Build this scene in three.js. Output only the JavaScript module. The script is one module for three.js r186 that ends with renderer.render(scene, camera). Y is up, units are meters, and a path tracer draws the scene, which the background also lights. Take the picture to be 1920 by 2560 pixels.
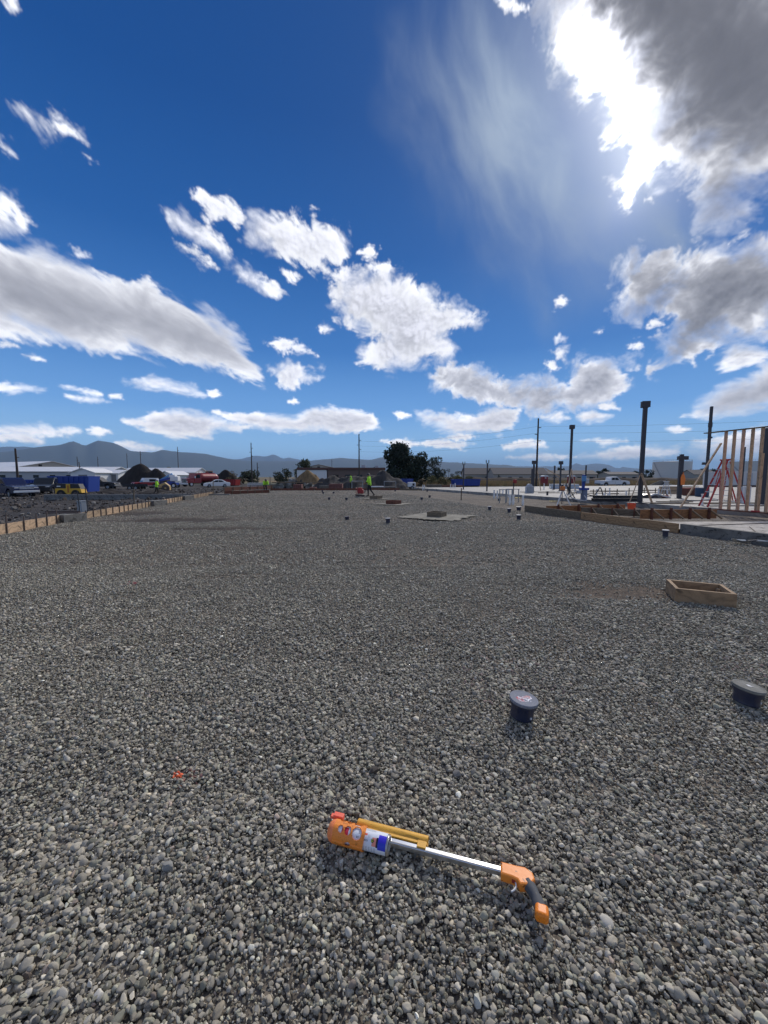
import * as THREE from 'three';
import { mergeGeometries, mergeVertices, toCreasedNormals } from 'three/addons/utils/BufferGeometryUtils.js';
import { RoundedBoxGeometry } from 'three/addons/geometries/RoundedBoxGeometry.js';
import { ConvexGeometry } from 'three/addons/geometries/ConvexGeometry.js';
import { MarchingCubes } from 'three/addons/objects/MarchingCubes.js';

// ---------------------------------------------------------------- camera, sky, sun, exposure
const R = (d) => d * Math.PI / 180;
const scene = new THREE.Scene();
const camera = new THREE.PerspectiveCamera(105.98, 0.75, 0.05, 60000);
camera.position.set(0, 1.5, 0);
camera.rotation.set(R(-5.2), 0, 0);
const renderer = new THREE.WebGLRenderer({ antialias: true });
renderer.toneMapping = THREE.LinearToneMapping;
renderer.toneMappingExposure = 1.0;
renderer.shadowMap.enabled = true;
const SUN_AZ = 28.6, SUN_EL = 40;
const dirOf = (az, el) => new THREE.Vector3(Math.sin(R(az)) * Math.cos(R(el)), Math.sin(R(el)), -Math.cos(R(az)) * Math.cos(R(el)));
const sun = new THREE.DirectionalLight(new THREE.Color(1.0, 0.94, 0.86), 3.0);
sun.position.copy(dirOf(SUN_AZ, SUN_EL).multiplyScalar(100));
sun.castShadow = true; sun.shadow.radius = 13; sun.shadow.mapSize.set(2048, 2048);
Object.assign(sun.shadow.camera, { left: -60, right: 60, top: 60, bottom: -60, near: 1, far: 300 });
scene.add(sun, sun.target);
scene.fog = new THREE.FogExp2(new THREE.Color(0.42, 0.66, 1.0), 0.00005);

function rng(seed) { let s = seed | 0; return () => { s = (s + 0x6d2b79f5) | 0; let t = Math.imul(s ^ (s >>> 15), 1 | s); t = (t + Math.imul(t ^ (t >>> 7), 61 | t)) ^ t; return ((t ^ (t >>> 14)) >>> 0) / 4294967296; }; }
const PERM = new Uint8Array(512); { const r = rng(11), a = [...Array(256).keys()]; for (let i = 255; i > 0; i--) { const j = Math.floor(r() * (i + 1)); [a[i], a[j]] = [a[j], a[i]]; } for (let i = 0; i < 512; i++) PERM[i] = a[i & 255]; }
function grad(h, x, y, z) { h &= 15; const u = h < 8 ? x : y, v = h < 4 ? y : h === 12 || h === 14 ? x : z; return (h & 1 ? -u : u) + (h & 2 ? -v : v); }
function noise(x, y, z) {
  const fx = Math.floor(x), fy = Math.floor(y), fz = Math.floor(z), X = fx & 255, Y = fy & 255, Z = fz & 255; x -= fx; y -= fy; z -= fz;
  const u = x * x * x * (x * (x * 6 - 15) + 10), v = y * y * y * (y * (y * 6 - 15) + 10), w = z * z * z * (z * (z * 6 - 15) + 10);
  const A = PERM[X] + Y, AA = PERM[A] + Z, AB = PERM[A + 1] + Z, B = PERM[X + 1] + Y, BA = PERM[B] + Z, BB = PERM[B + 1] + Z, L = (t, a, b) => a + t * (b - a);
  return L(w, L(v, L(u, grad(PERM[AA], x, y, z), grad(PERM[BA], x - 1, y, z)), L(u, grad(PERM[AB], x, y - 1, z), grad(PERM[BB], x - 1, y - 1, z))),
    L(v, L(u, grad(PERM[AA + 1], x, y, z - 1), grad(PERM[BA + 1], x - 1, y, z - 1)), L(u, grad(PERM[AB + 1], x, y - 1, z - 1), grad(PERM[BB + 1], x - 1, y - 1, z - 1))));
}
function fbm(x, y, z, o) { let s = 0, a = 0.5; for (let i = 0; i < o; i++) { s += a * noise(x, y, z); x *= 2.03; y *= 2.03; z *= 2.03; a *= 0.52; } return s; }
function rough(x, y, z, o) { let s = 0, a = 0.5; for (let i = 0; i < o; i++) { s += a * noise(x, y, z); x *= 2.07; y *= 2.07; z += 5.3; a *= 0.6; } return s; }
const sstep = (a, b, x) => { const t = Math.min(1, Math.max(0, (x - a) / (b - a))); return t * t * (3 - 2 * t); };
const lerp = (a, b, t) => a + (b - a) * t, clamp = (x, a = 0, b = 1) => Math.min(b, Math.max(a, x));

// The sky: blue air, cumulus in clumps (each an outline in degrees of azimuth and elevation, broken up by noise), a veil of cirrus, broken cloud all round, thickened out of view to whiten the light
const cumulus = [   // [amplitude of the edge in degrees, how grey inside, depth in degrees to full grey, outline]
  [1.0, .55, 5, [-41.52,33.78,-40.73,34.02,-39.52,33.58,-38.52,33.49,-38.29,33.96,-37.03,34.10,-35.87,33.77,-35.50,33.23,-36.93,32.92,-37.89,31.92,-39.02,31.93,-40.15,32.56,-41.17,32.94]],
  [.8, .6, 5, [-43.52,30.90,-42.54,30.83,-41.98,30.57,-41.44,29.79,-42.13,29.78,-43.62,29.75]],
  [.5, .7, 5, [-35.90,32.09,-35.17,32.19,-34.48,31.70,-35.22,31.58]],
  [1.3, .6, 5, [-44.21,26.44,-42.02,26.97,-41.01,26.37,-40.52,25.05,-41.44,24.28,-42.13,25.53,-42.51,25.03,-42.00,23.80,-44.50,22.86]],
  [.9, .6, 5, [-41.28,40.36,-40.64,40.16,-40.36,39.53,-40.84,39.08,-41.33,39.18]],
  [1.2, .64, 4, [-24.79,31.52,-23.67,32.63,-21.95,32.07,-20.69,32.29,-18.64,30.65,-19.25,29.70,-21.22,30.03,-22.74,29.87,-23.11,30.64]],
  [1.2, .64, 4, [-28.20,29.68,-26.54,30.25,-25.03,29.44,-23.16,29.59,-21.29,28.40,-19.87,27.20,-21.09,26.56,-24.09,27.19,-26.41,27.89,-27.89,28.63]],
  [1.0, .6, 4, [-27.71,27.35,-25.95,26.95,-24.62,27.10,-22.27,25.11,-23.91,25.30,-25.46,26.16,-26.99,26.75]],
  [1.5, .62, 5, [-18.19,31.14,-14.47,31.84,-13.55,32.15,-10.50,31.48,-9.85,32.29,-8.61,31.62,-6.08,31.33,-4.49,30.28,-4.83,28.17,-6.14,27.15,-8.37,27.57,-7.43,26.41,-10.61,26.52,-14.61,27.29,-18.71,28.84]],
  [1.1, .64, 4, [-21.12,25.87,-18.83,25.96,-16.80,25.01,-14.69,24.74,-13.03,23.51,-15.05,22.94,-16.85,23.39,-19.46,24.44]],
  [.9, .7, 4, [-14.04,26.16,-12.65,26.17,-11.42,25.66,-13.15,24.89]],
  [1.3, .27, 5, [-46.29,23.68,-43.19,22.79,-42.18,22.54,-41.09,22.99,-39.61,23.04,-37.47,22.94,-35.62,22.80,-33.02,22.34,-30.18,22.73,-28.77,21.61,-26.24,21.09,-23.03,20.32,-20.80,19.57,-19.10,18.15,-17.48,17.62,-18.57,16.26,-18.01,15.18,-16.69,13.53,-16.87,12.63,-19.87,13.01,-22.45,13.64,-25.75,14.14,-29.13,14.39,-32.52,14.80,-34.38,14.38,-33.61,13.87,-35.73,13.91,-38.25,13.95,-41.13,14.42,-43.78,14.50,-46.98,14.55]],
  [.8, .6, 4, [-37.49,24.17,-36.79,24.00,-35.82,23.55,-36.84,23.28]],
  [1.0, .55, 3.5, [-16.72,17.97,-14.24,18.59,-12.06,18.18,-9.52,16.59,-11.77,16.77,-14.92,16.56]],
  [1.1, .5, 3.5, [-16.35,14.73,-14.01,15.47,-12.10,15.88,-8.57,15.16,-10.85,14.46,-8.76,13.80,-10.88,13.26,-12.82,12.11,-15.01,12.75]],
  [.4, .7, 3, [-13.71,10.53,-12.85,10.91,-11.99,10.38,-13.02,10.13]],
  [.7, .55, 2.5, [-33.29,11.34,-30.24,12.25,-27.98,11.69,-25.59,11.65,-24.40,10.61,-27.25,10.42,-29.55,10.92,-31.77,10.94]],
  [.5, .65, 2.5, [-24.15,11.21,-23.10,11.41,-22.19,10.64,-23.57,10.39]],
  [.4, .65, 2, [-39.32,10.15,-37.86,10.15,-35.49,9.56,-37.47,9.57]],
  [.4, .65, 2, [-38.78,9.01,-36.42,9.32,-34.86,8.84,-36.89,8.62]],
  [.3, .7, 2, [-34.91,9.65,-33.60,9.72,-33.46,9.28,-34.66,9.29]],
  [.6, .6, 2, [-45.60,9.75,-43.24,9.73,-40.69,9.40,-43.12,8.87,-45.67,8.74]],
  [.5, .65, 2, [-42.47,12.84,-41.22,12.97,-40.46,12.48,-41.63,12.31]],
  [.6, .6, 2, [-45.16,13.75,-42.80,13.78,-42.25,13.40,-43.36,13.12,-45.22,12.99]],
  [.7, .45, 2.2, [-33.53,6.77,-31.47,7.20,-30.94,7.94,-27.33,8.65,-22.38,7.80,-18.56,7.06,-20.09,6.07,-23.59,6.08,-23.90,5.15,-27.48,5.09,-30.81,5.50]],
  [.7, .42, 2.2, [-23.49,8.63,-18.81,8.75,-12.90,8.53,-11.26,9.69,-7.99,9.94,-1.65,9.07,-0.13,6.79,-3.34,6.55,-6.71,6.22,-8.69,6.78,-11.98,6.26,-15.17,6.49,-18.57,6.69,-21.80,7.77]],
  [.5, .6, 2, [-45.74,5.26,-41.68,5.62,-37.71,5.43,-38.79,4.66,-41.37,4.43,-45.80,4.24]],
  [.5, .6, 2, [-45.78,4.61,-42.83,4.92,-41.19,3.74,-43.45,3.69,-45.83,3.82]],
  [.4, .65, 2, [-37.28,5.54,-35.96,5.85,-34.82,5.31,-36.01,4.89]],
  [.5, .6, 2, [-34.95,3.86,-33.29,4.46,-29.84,3.59,-32.16,2.99,-34.51,3.36]],
  [2.0, .6, 5, [0.00,28.07,0.98,27.71,1.96,26.59,4.57,25.53,6.53,24.82,8.16,23.58,10.73,22.38,12.95,21.68,13.16,19.78,9.83,19.71,10.51,17.70,9.90,15.70,5.98,15.69,4.33,14.98,1.34,14.71,-1.00,14.56,-3.98,17.07,-1.99,18.84,-5.28,20.19,-6.56,22.06,-8.14,24.36,-7.15,26.18,-4.23,27.52,-1.96,27.09]],
  [1.0, .7, 4, [-3.70,28.74,-1.91,29.52,-0.55,28.55,-1.92,27.77]],
  [.7, .7, 4, [-9.53,20.29,-7.84,20.70,-7.11,19.84,-8.51,19.14]],
  [.6, .7, 4, [-7.44,21.48,-5.81,21.47,-6.15,20.38]],
  [1.3, .3, 2.4, [5.99,14.34,9.25,15.72,12.46,15.71,15.01,14.23,16.90,12.93,19.29,13.49,22.22,13.10,24.79,12.01,25.22,14.74,26.54,15.13,29.15,14.65,29.63,15.11,31.17,13.72,31.48,12.36,32.28,10.94,30.37,10.06,29.91,9.28,27.07,9.10,26.02,8.46,23.53,8.48,20.66,7.89,19.43,9.17,16.37,9.64,13.21,10.40,9.97,11.45,7.00,12.78]],
  [1.0, .4, 2.5, [4.54,9.04,8.36,9.45,11.97,8.56,14.82,9.55,19.13,9.19,18.88,7.67,18.31,6.45,14.59,5.94,11.69,6.17,9.40,6.38,6.06,7.41]],
  [.8, .65, 3, [21.81,14.83,23.00,15.05,24.01,14.05,22.77,13.56,21.84,14.07]],
  [.8, .65, 3, [22.67,16.13,24.60,16.44,24.68,14.53,23.56,14.93]],
  [.6, .7, 3, [22.82,18.00,23.71,18.07,24.24,17.29,23.20,16.96]],
  [.5, .6, 2.5, [27.80,9.38,30.42,9.15,30.88,8.36,28.93,8.52]],
  [.6, .5, 2.5, [20.65,8.19,24.09,8.59,25.24,7.63,23.01,7.25]],
  [.6, .5, 2.5, [25.99,7.88,27.89,8.38,29.91,7.74,28.99,7.04,26.89,7.03]],
  [.4, .65, 2, [1.28,9.23,2.69,9.29,3.94,8.73,2.02,8.48]],
  [.5, .6, 2, [-0.34,5.20,3.05,5.53,5.49,4.62,2.04,4.23]],
  [.6, .55, 2, [5.08,4.95,7.75,5.49,13.24,4.68,11.08,3.96,7.44,4.04]],
  [.5, .6, 2, [8.09,5.48,10.71,6.25,13.70,5.64,11.06,5.11]],
  [.6, .5, 2, [16.76,4.44,19.56,5.06,22.23,4.66,22.75,3.97,19.60,3.65,17.15,3.79]],
  [.4, .6, 2, [17.43,2.67,22.00,3.12,26.31,2.66,22.61,2.17]],
  [.5, .55, 2, [26.93,4.73,28.57,5.01,31.81,4.37,29.39,4.04]],
  [.7, .5, 2, [26.81,2.64,30.18,3.49,33.11,3.80,37.45,3.60,37.25,2.71,33.19,2.28,29.48,2.08]],
  [.4, .6, 2, [35.84,5.65,36.86,5.84,37.88,5.45,36.68,5.19]],
  [2.2, .17, 4, [28.90,24.36,30.82,24.61,32.45,24.66,33.55,25.03,35.09,24.73,36.20,23.91,38.41,24.00,41.43,23.46,43.88,22.74,47.80,21.34,48.42,13.17,43.80,14.49,42.78,14.29,41.30,14.83,40.99,14.00,39.89,13.29,37.89,13.41,37.73,12.71,35.58,13.06,33.63,11.82,31.46,12.89,31.65,13.91,33.75,13.85,34.86,14.17,34.09,16.03,34.90,17.32,34.58,19.03,33.48,18.79,32.63,17.52,31.54,18.21,30.64,19.34,29.50,22.41]],
  [.9, .6, 4, [33.02,17.93,34.19,18.11,34.79,17.35,33.57,17.17]],
  [.9, .6, 4, [31.29,15.25,32.24,16.16,33.39,15.54,32.55,14.72]],
  [1.0, .2, 2.4, [39.67,12.15,40.28,13.21,40.97,14.23,42.45,13.92,43.91,12.94,44.67,11.69,42.24,11.70,40.76,11.60]],
  [1.1, .22, 3, [37.53,7.09,38.81,8.36,40.30,9.89,42.31,10.53,43.98,11.60,48.51,11.93,48.90,6.42,44.30,6.75,41.46,6.46,39.52,6.39]],
  [1.2, .45, 3, [38.26,3.51,40.05,4.19,44.41,5.10,49.02,4.68,49.22,1.83,41.74,1.83,39.37,2.16]],
  [.8, .7, 4, [22.80,21.87,23.81,22.22,25.15,21.14,24.41,20.91,23.03,21.16]],
  [.4, .7, 4, [27.60,17.68,28.69,17.87,28.26,17.28]],
  [2.2, .13, 5, [20.29,46.69,20.16,44.69,20.66,43.24,21.96,41.70,23.62,40.46,23.67,39.68,25.25,39.02,26.79,38.49,27.11,37.46,28.16,36.37,28.25,34.99,29.45,35.02,30.48,33.71,30.79,32.55,29.91,31.68,30.76,29.45,31.66,29.90,33.23,29.85,33.60,30.85,34.88,30.83,35.98,29.95,36.65,29.19,36.29,28.57,36.83,26.69,37.73,25.25,39.13,24.73,41.31,25.07,42.28,26.02,41.04,26.27,40.80,27.08,42.55,26.99,43.47,27.84,47.91,28.35,51.16,33.47,46.10,44.72,25.17,51.38]],
  [.8, .7, 4, [28.37,32.44,29.15,32.40,29.74,31.35,29.00,30.92]],
  [.6, .7, 4, [32.32,29.49,33.02,29.66,33.34,28.82]],
  [1.0, .65, 5, [15.17,46.96,17.87,46.37,18.59,45.81,17.63,45.81,15.92,46.27]],
  [.9, .7, 4, [39.98,23.38,41.36,24.40,42.08,24.25,41.43,23.51]],
];
const cirrus = [4.36,44.21,10.07,46.84,16.72,47.05,21.32,43.39,24.22,39.25,28.45,35.62,30.55,32.62,31.72,28.91,35.31,24.73,32.67,21.01,28.37,20.18,22.96,22.78,17.04,27.43,12.66,32.77,8.21,37.82,3.77,41.48];
function polyDist(P, k, x, y) {   // signed distance in degrees, positive inside, azimuth squeezed by k
  let best = 1e9, inside = false; const n = P.length;
  for (let i = 0, j = n - 2; i < n; j = i, i += 2) {
    const ax = P[j] * k, ay = P[j + 1], bx = P[i] * k, by = P[i + 1], ex = bx - ax, ey = by - ay, t = clamp(((x - ax) * ex + (y - ay) * ey) / (ex * ex + ey * ey + 1e-9)), dx = x - ax - ex * t, dy = y - ay - ey * t, d = dx * dx + dy * dy;
    if (d < best) best = d;
    if ((ay > y) !== (by > y) && x < (bx - ax) * (y - ay) / (by - ay) + ax) inside = !inside;
  }
  best = Math.sqrt(best); return inside ? best : -best;
}
function makeSky(W) {
  const H = W / 2, dpp = 360 / W, data = new Float32Array(W * H * 4), T = new Float32Array(W * H).fill(-99), K = new Uint8Array(W * H), V = new Float32Array(W * H), L = new Float32Array(W * H), E = new Float32Array(W * H), Q = new Float32Array(W * H);
  const colOf = (az) => (az + 90) / 360 * W, rowOf = (el) => (el / 180 + 0.5) * H, azOf = (c) => (c + 0.5) / W * 360 - 90, elOf = (r) => ((r + 0.5) / H - 0.5) * 180;
  const ca = Math.cos, sa = Math.sin;
  cumulus.forEach(([amp, grey, depth, P], id) => {
    const low = P[1] < 13, tilt = id === 11 ? R(-24) : id < 11 ? R(-33) : 0, ratio = id === 11 ? .42 : id < 11 ? .6 : low ? .5 : .9;
    let x0 = 1e9, x1 = -1e9, y0 = 1e9, y1 = -1e9;
    for (let i = 0; i < P.length; i += 2) { x0 = Math.min(x0, P[i]); x1 = Math.max(x1, P[i]); y0 = Math.min(y0, P[i + 1]); y1 = Math.max(y1, P[i + 1]); }
    const m = amp * 1.6 + 0.3, k = ca(R((y0 + y1) / 2)), size = Math.min(y1 - y0, (x1 - x0) * k);
    for (let r = Math.max(H / 2, Math.floor(rowOf(y0 - m))); r <= Math.min(H - 1, rowOf(y1 + m)); r++) for (let c = Math.floor(colOf(x0 - m / k)); c <= colOf(x1 + m / k); c++) {
      const az = azOf(c), el = elOf(r), s = polyDist(P, k, az * k, el); if (s < -m) continue;
      const cs = ca(tilt), sn = sa(tilt), X = az * k, u = (X * cs + el * sn) * ratio, v = -X * sn + el * cs, f = 0.26 + 0.2 / amp + 0.45 / Math.max(size, .8), z = id * 3.7;
      const wx = noise(u * .35, v * .35, z + 40) * 0.8, wy = noise(u * .35 + 9, v * .35, z + 50) * 0.8, p = (u + wx) * f, q = (v + wy) * f, n1 = rough(p, q, z, 7), n2 = Math.abs(noise(p * 2.3, q * 2.3, z + 9)) + 0.5 * Math.abs(noise(p * 5.1, q * 5.1, z + 5));
      const fine = 0.25 * Math.abs(noise(p * 11, q * 11, z + 1)) + 0.13 * Math.abs(noise(p * 23, q * 23, z + 2)), t = s + (low ? .12 : 0) + amp * (1.25 * n1 + 0.5 * n2 + 0.6 * fine - 0.2), i = r * W + ((c + W) % W);
      if (t > T[i]) { T[i] = t; K[i] = id; L[i] = rough(p * .9 + 17, q * .9, z + 20, 6) * .8 + (n2 - .35) * .35; E[i] = noise(u * .3, v * .3, z + 70); Q[i] = n1 * 0.8 + n2 * 0.9 + fine; }
    }
  });
  // broken cloud round the unseen sky, cover raised to whiten the light below
  const rest = cumulus.length;
  for (let r = Math.floor(rowOf(3)); r < H; r++) for (let c = 0; c < W; c += 1) {
    const az = azOf(c), el = elOf(r), away = Math.max(Math.abs(az) - 52, (el - 52) * 1.2); if (away < 0) continue;
    if ((c & 1) && c > 0) { const i = r * W + c; if (T[i] < T[i - 1] && K[i - 1] === rest) { T[i] = T[i - 1]; K[i] = rest; } continue; }
    const e = R(el), a = R(az), q = 1 / (sa(e) + 0.12), px = sa(a) * ca(e) * q, pz = -ca(a) * ca(e) * q, n = fbm(px * 1.5 + 5, 3.3, pz * 1.5 - 2, 6), i = r * W + c;
    const t = (n - 0.0) * 16 * Math.min(1, away / 6) * (0.35 + 0.65 * sa(e)) - (away < 6 ? (6 - away) * 0.4 : 0);
    if (t > T[i]) { T[i] = t; K[i] = rest; }
  }
  { let x0 = 1e9, x1 = -1e9, y0 = 1e9, y1 = -1e9; for (let i = 0; i < cirrus.length; i += 2) { x0 = Math.min(x0, cirrus[i]); x1 = Math.max(x1, cirrus[i]); y0 = Math.min(y0, cirrus[i + 1]); y1 = Math.max(y1, cirrus[i + 1]); }
    const k = 0.8; for (let r = Math.floor(rowOf(y0 - 6)); r < rowOf(y1 + 6); r++) for (let c = Math.floor(colOf(x0 - 8)); c < colOf(x1 + 8); c++) {
      const az = azOf(c), el = elOf(r), s = polyDist(cirrus, k, az * k, el), along = (az * 0.5 - el * 0.87), across = (az * 0.87 + el * 0.5), w = fbm(az * 0.08, el * 0.08, 2, 3) * 5, n = fbm((across + w) * 0.13, along * 0.06, 4, 6), n2 = fbm((across + w) * 0.5, along * 0.17, 9, 5);
      V[r * W + c] = sstep(-6, 11, s + n * 9) * clamp(0.7 + n * 0.7 + n2 * 0.3);
    } }
  const stops = [[-90, .12, .12, .11], [-0.5, .14, .15, .15], [0, .56, .86, 1.15], [4, .38, .70, 1.08], [9, .17, .42, .86], [17, .045, .20, .57], [28, .009, .105, .385], [40, .001, .066, .285], [52, .0005, .054, .245], [90, .004, .052, .24]];
  const S = dirOf(SUN_AZ, SUN_EL);
  for (let r = 0; r < H; r++) {
    const el = elOf(r); let q = 0; while (stops[q + 1][0] < el) q++;
    const f = clamp((el - stops[q][0]) / (stops[q + 1][0] - stops[q][0])), base = [1, 2, 3].map((n) => lerp(stops[q][n], stops[q + 1][n], f));
    for (let c = 0; c < W; c++) {
      const i = r * W + c, az = azOf(c), o = i * 4; let [R0, G0, B0] = base;
      if (el > 0) {
        const cosA = dirOfXYZ(az, el, S), ang = Math.acos(clamp(cosA, -1, 1)) * 57.2958;
        const sg = ang < 40 ? segment(az * .8, el) : 99, g1 = Math.exp(-ang / 9) * 0.1 + Math.exp(-sg / 3) * 0.75, g2 = Math.exp(-ang / 20) * 0.05;
        R0 += g1 + g2 * .5; G0 += g1 * 1.0 + g2 * .7; B0 += g1 * .98 + g2 * .9;
        const v = V[i] * 0.95; if (v > 0) { const w = 0.45 + 0.6 * Math.exp(-ang / 13); R0 = lerp(R0, .52 * w + .04, v); G0 = lerp(G0, .62 * w + .06, v); B0 = lerp(B0, .76 * w + .1, v); }
        const t = T[i];
        if (t > -0.6) {
          const own = K[i] < cumulus.length, [amp, grey, depth] = own ? cumulus[K[i]] : [1.6, 0.3, 4.5], lump = own ? L[i] : 0, ragged = own ? sstep(-0.25, 0.35, E[i]) : 0.5, soft = (0.14 + amp * lerp(0.24, 1.0, ragged)) * (K[i] === SUNCLOUD ? 1.5 : 1);
          const toX = clamp((SUN_AZ - az) / 20, -1, 1), toY = clamp((SUN_EL - el) / 20, 0, 1) + 0.3, tAt = (deg) => { const k = deg / dpp; return clamp(r + Math.round(toY * k), 0, H - 1) * W + ((c + Math.round(toX * k) + W) % W); };
          const a = sstep(-soft * .4, soft * 1.5, t) ** 0.85, j1 = tAt(0.3), j2 = tAt(1.2), s1 = own && T[j1] > -1 ? clamp((Q[i] - Q[j1]) * 1.3 + (Q[i] - Q[j2]) * 1.3, -1, 1) : 0.4, s2 = clamp((t - Math.max(T[j2], -1)) / (amp + .4), -1, 1);
          const thick = 1 - Math.exp(-((Math.max(t + lump * amp * 1.5 - .15, 0) / depth) ** 1.15) * 2.9), glow = K[i] === SUNCLOUD ? Math.exp(-((segment(az * .8, el) / 2.4) ** 2)) : 0.06 * Math.exp(-ang * ang / 120);
          let val = lerp(1.16, grey * 1.2, thick); const calm = K[i] === SUNCLOUD ? lerp(1, .22, thick) : K[i] === 11 ? .3 : .8; val *= 1 + s1 * calm * (0.11 + 0.17 * thick) + (s2 > 0 ? 0.16 : 0.07) * s2 * calm + 0.25 * lump * thick * calm;
          const bright = 1 + 6 * glow * sstep(-0.3, 2.0, t) * (1 - 0.95 * sstep(2.2, 5.6, t)), warm = sstep(14, 2, el) * 0.08, low = 1 + 0.4 * sstep(20, 1, el);
          const cr = val * bright * low * (1 + warm * .3), cg = val * bright * low * (0.995 - warm * .25), cb = val * bright * low * (1.02 + 0.07 * thick - warm);
          R0 = lerp(R0, cr * 0.94 + .01, a); G0 = lerp(G0, cg * 0.955 + .012, a); B0 = lerp(B0, cb * 0.965 + .022, a);
        }
      }
      data[o] = R0; data[o + 1] = G0; data[o + 2] = B0; data[o + 3] = 1;
    }
  }
  const tex = new THREE.DataTexture(data, W, H, THREE.RGBAFormat, THREE.FloatType);
  tex.mapping = THREE.EquirectangularReflectionMapping; tex.magFilter = tex.minFilter = THREE.LinearFilter; tex.needsUpdate = true;
  return tex;
}
const SUN_BAND = [26.32, 43.32, 30.91, 31.14];   // the lit edge of the cloud in front of the sun
const SUNCLOUD = cumulus.findIndex((c) => c[1] === .13);
function segment(x, y) { const ax = SUN_BAND[0] * .8, ay = SUN_BAND[1], ex = SUN_BAND[2] * .8 - ax, ey = SUN_BAND[3] - ay, t = clamp(((x - ax) * ex + (y - ay) * ey) / (ex * ex + ey * ey)); return Math.hypot(x - ax - ex * t, y - ay - ey * t); }
function dirOfXYZ(az, el, S) { const a = R(az), e = R(el); return Math.sin(a) * Math.cos(e) * S.x + Math.sin(e) * S.y - Math.cos(a) * Math.cos(e) * S.z; }
const skyTexture = makeSky(4096);
scene.background = skyTexture; scene.environment = skyTexture;

// ---------------------------------------------------------------- helpers
const seen = {};
function numbered(n) { const k = seen[n] = (seen[n] ?? -1) + 1; return k ? n + '_' + String(k).padStart(3, '0') : n; }
function thing(name, label, category, [x, y, z] = [0, 0, 0], turn = 0, group) {
  const o = new THREE.Group(); o.name = numbered(name); o.position.set(x, y, z); o.rotation.y = turn; o.userData = { label, category };
  if (group) o.userData.group = group;
  scene.add(o); return o;
}
function part(parent, name, geo, mat, label) { const m = new THREE.Mesh(Array.isArray(geo) ? merge(geo) : geo, mat); m.name = name; if (label) m.userData.label = label; parent.add(m); return m; }
function single(name, label, category, geo, mat, [x, y, z] = [0, 0, 0], turn = 0, group) {
  const m = new THREE.Mesh(Array.isArray(geo) ? merge(geo) : geo, mat); m.name = numbered(name); m.position.set(x, y, z); m.rotation.y = turn; m.userData = { label, category };
  if (group) m.userData.group = group;
  scene.add(m); return m;
}
function structure(name, geo, mat) { const m = new THREE.Mesh(geo, mat); m.name = numbered(name); m.userData.kind = 'structure'; scene.add(m); return m; }
function copyOf(o, [x, y, z], turn, label) { const c = o.clone(); c.name = numbered(o.name.replace(/_\d{3}$/, '')); c.userData = { ...o.userData, label: label ?? o.userData.label }; c.position.set(x, y, z); c.rotation.y = turn; scene.add(c); return c; }
function merge(list) {
  const flat = list.map((g) => { const q = g.index ? g.toNonIndexed() : g; for (const k of Object.keys(q.attributes)) if (!['position', 'normal', 'uv'].includes(k)) q.deleteAttribute(k); if (!q.attributes.uv) q.setAttribute('uv', new THREE.BufferAttribute(new Float32Array(q.attributes.position.count * 2), 2)); return q; });
  return mergeGeometries(flat);
}
// a box in metres with uv in metres and the grain along its longest side
function box(w, h, d, x = 0, y = 0, z = 0, bevel = 0) {
  const g = bevel ? new RoundedBoxGeometry(w, h, d, 1, bevel) : new THREE.BoxGeometry(w, h, d); metric(g, w, h, d); g.translate(x, y, z); return g;
}
let uvShift = 0;
function metric(g, w, h, d) {
  const p = g.attributes.position, n = g.attributes.normal, uv = new Float32Array(p.count * 2), L = Math.max(w, h, d), s = (uvShift = (uvShift + 0.377) % 7);
  for (let i = 0; i < p.count; i++) {
    const a = [Math.abs(n.getX(i)), Math.abs(n.getY(i)), Math.abs(n.getZ(i))], c = [p.getX(i), p.getY(i), p.getZ(i)], k = a.indexOf(Math.max(...a)), rest = [0, 1, 2].filter((q) => q !== k), dims = [w, h, d];
    const [u, v] = dims[rest[0]] >= dims[rest[1]] ? rest : [rest[1], rest[0]];
    uv[2 * i] = c[u] + s; uv[2 * i + 1] = c[v] + s * 0.7;
  }
  g.setAttribute('uv', new THREE.BufferAttribute(uv, 2));
}
function cyl(r0, r1, h, n = 16, x = 0, y = 0, z = 0) { const g = new THREE.CylinderGeometry(r0, r1, h, n); g.translate(x, y, z); return g; }
function bar(a, b, w, h = w, roll = 0) {   // a box from point a to point b
  const A = new THREE.Vector3(...a), B = new THREE.Vector3(...b), L = A.distanceTo(B), g = box(w, L, h), m = new THREE.Matrix4(), q = new THREE.Quaternion().setFromUnitVectors(new THREE.Vector3(0, 1, 0), B.clone().sub(A).normalize());
  if (roll) g.rotateY(roll); m.compose(A.add(B).multiplyScalar(0.5), q, new THREE.Vector3(1, 1, 1)); g.applyMatrix4(m); return g;
}
function rod(a, b, r, r1 = r, n = 8) {
  const A = new THREE.Vector3(...a), B = new THREE.Vector3(...b), L = A.distanceTo(B), g = new THREE.CylinderGeometry(r1, r, L, n), q = new THREE.Quaternion().setFromUnitVectors(new THREE.Vector3(0, 1, 0), B.clone().sub(A).normalize());
  g.applyMatrix4(new THREE.Matrix4().compose(A.add(B).multiplyScalar(0.5), q, new THREE.Vector3(1, 1, 1))); return g;
}
function tube(points, r, seg = 24, n = 6) { return new THREE.TubeGeometry(new THREE.CatmullRomCurve3(points.map((p) => new THREE.Vector3(...p))), seg, r, n); }
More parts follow.
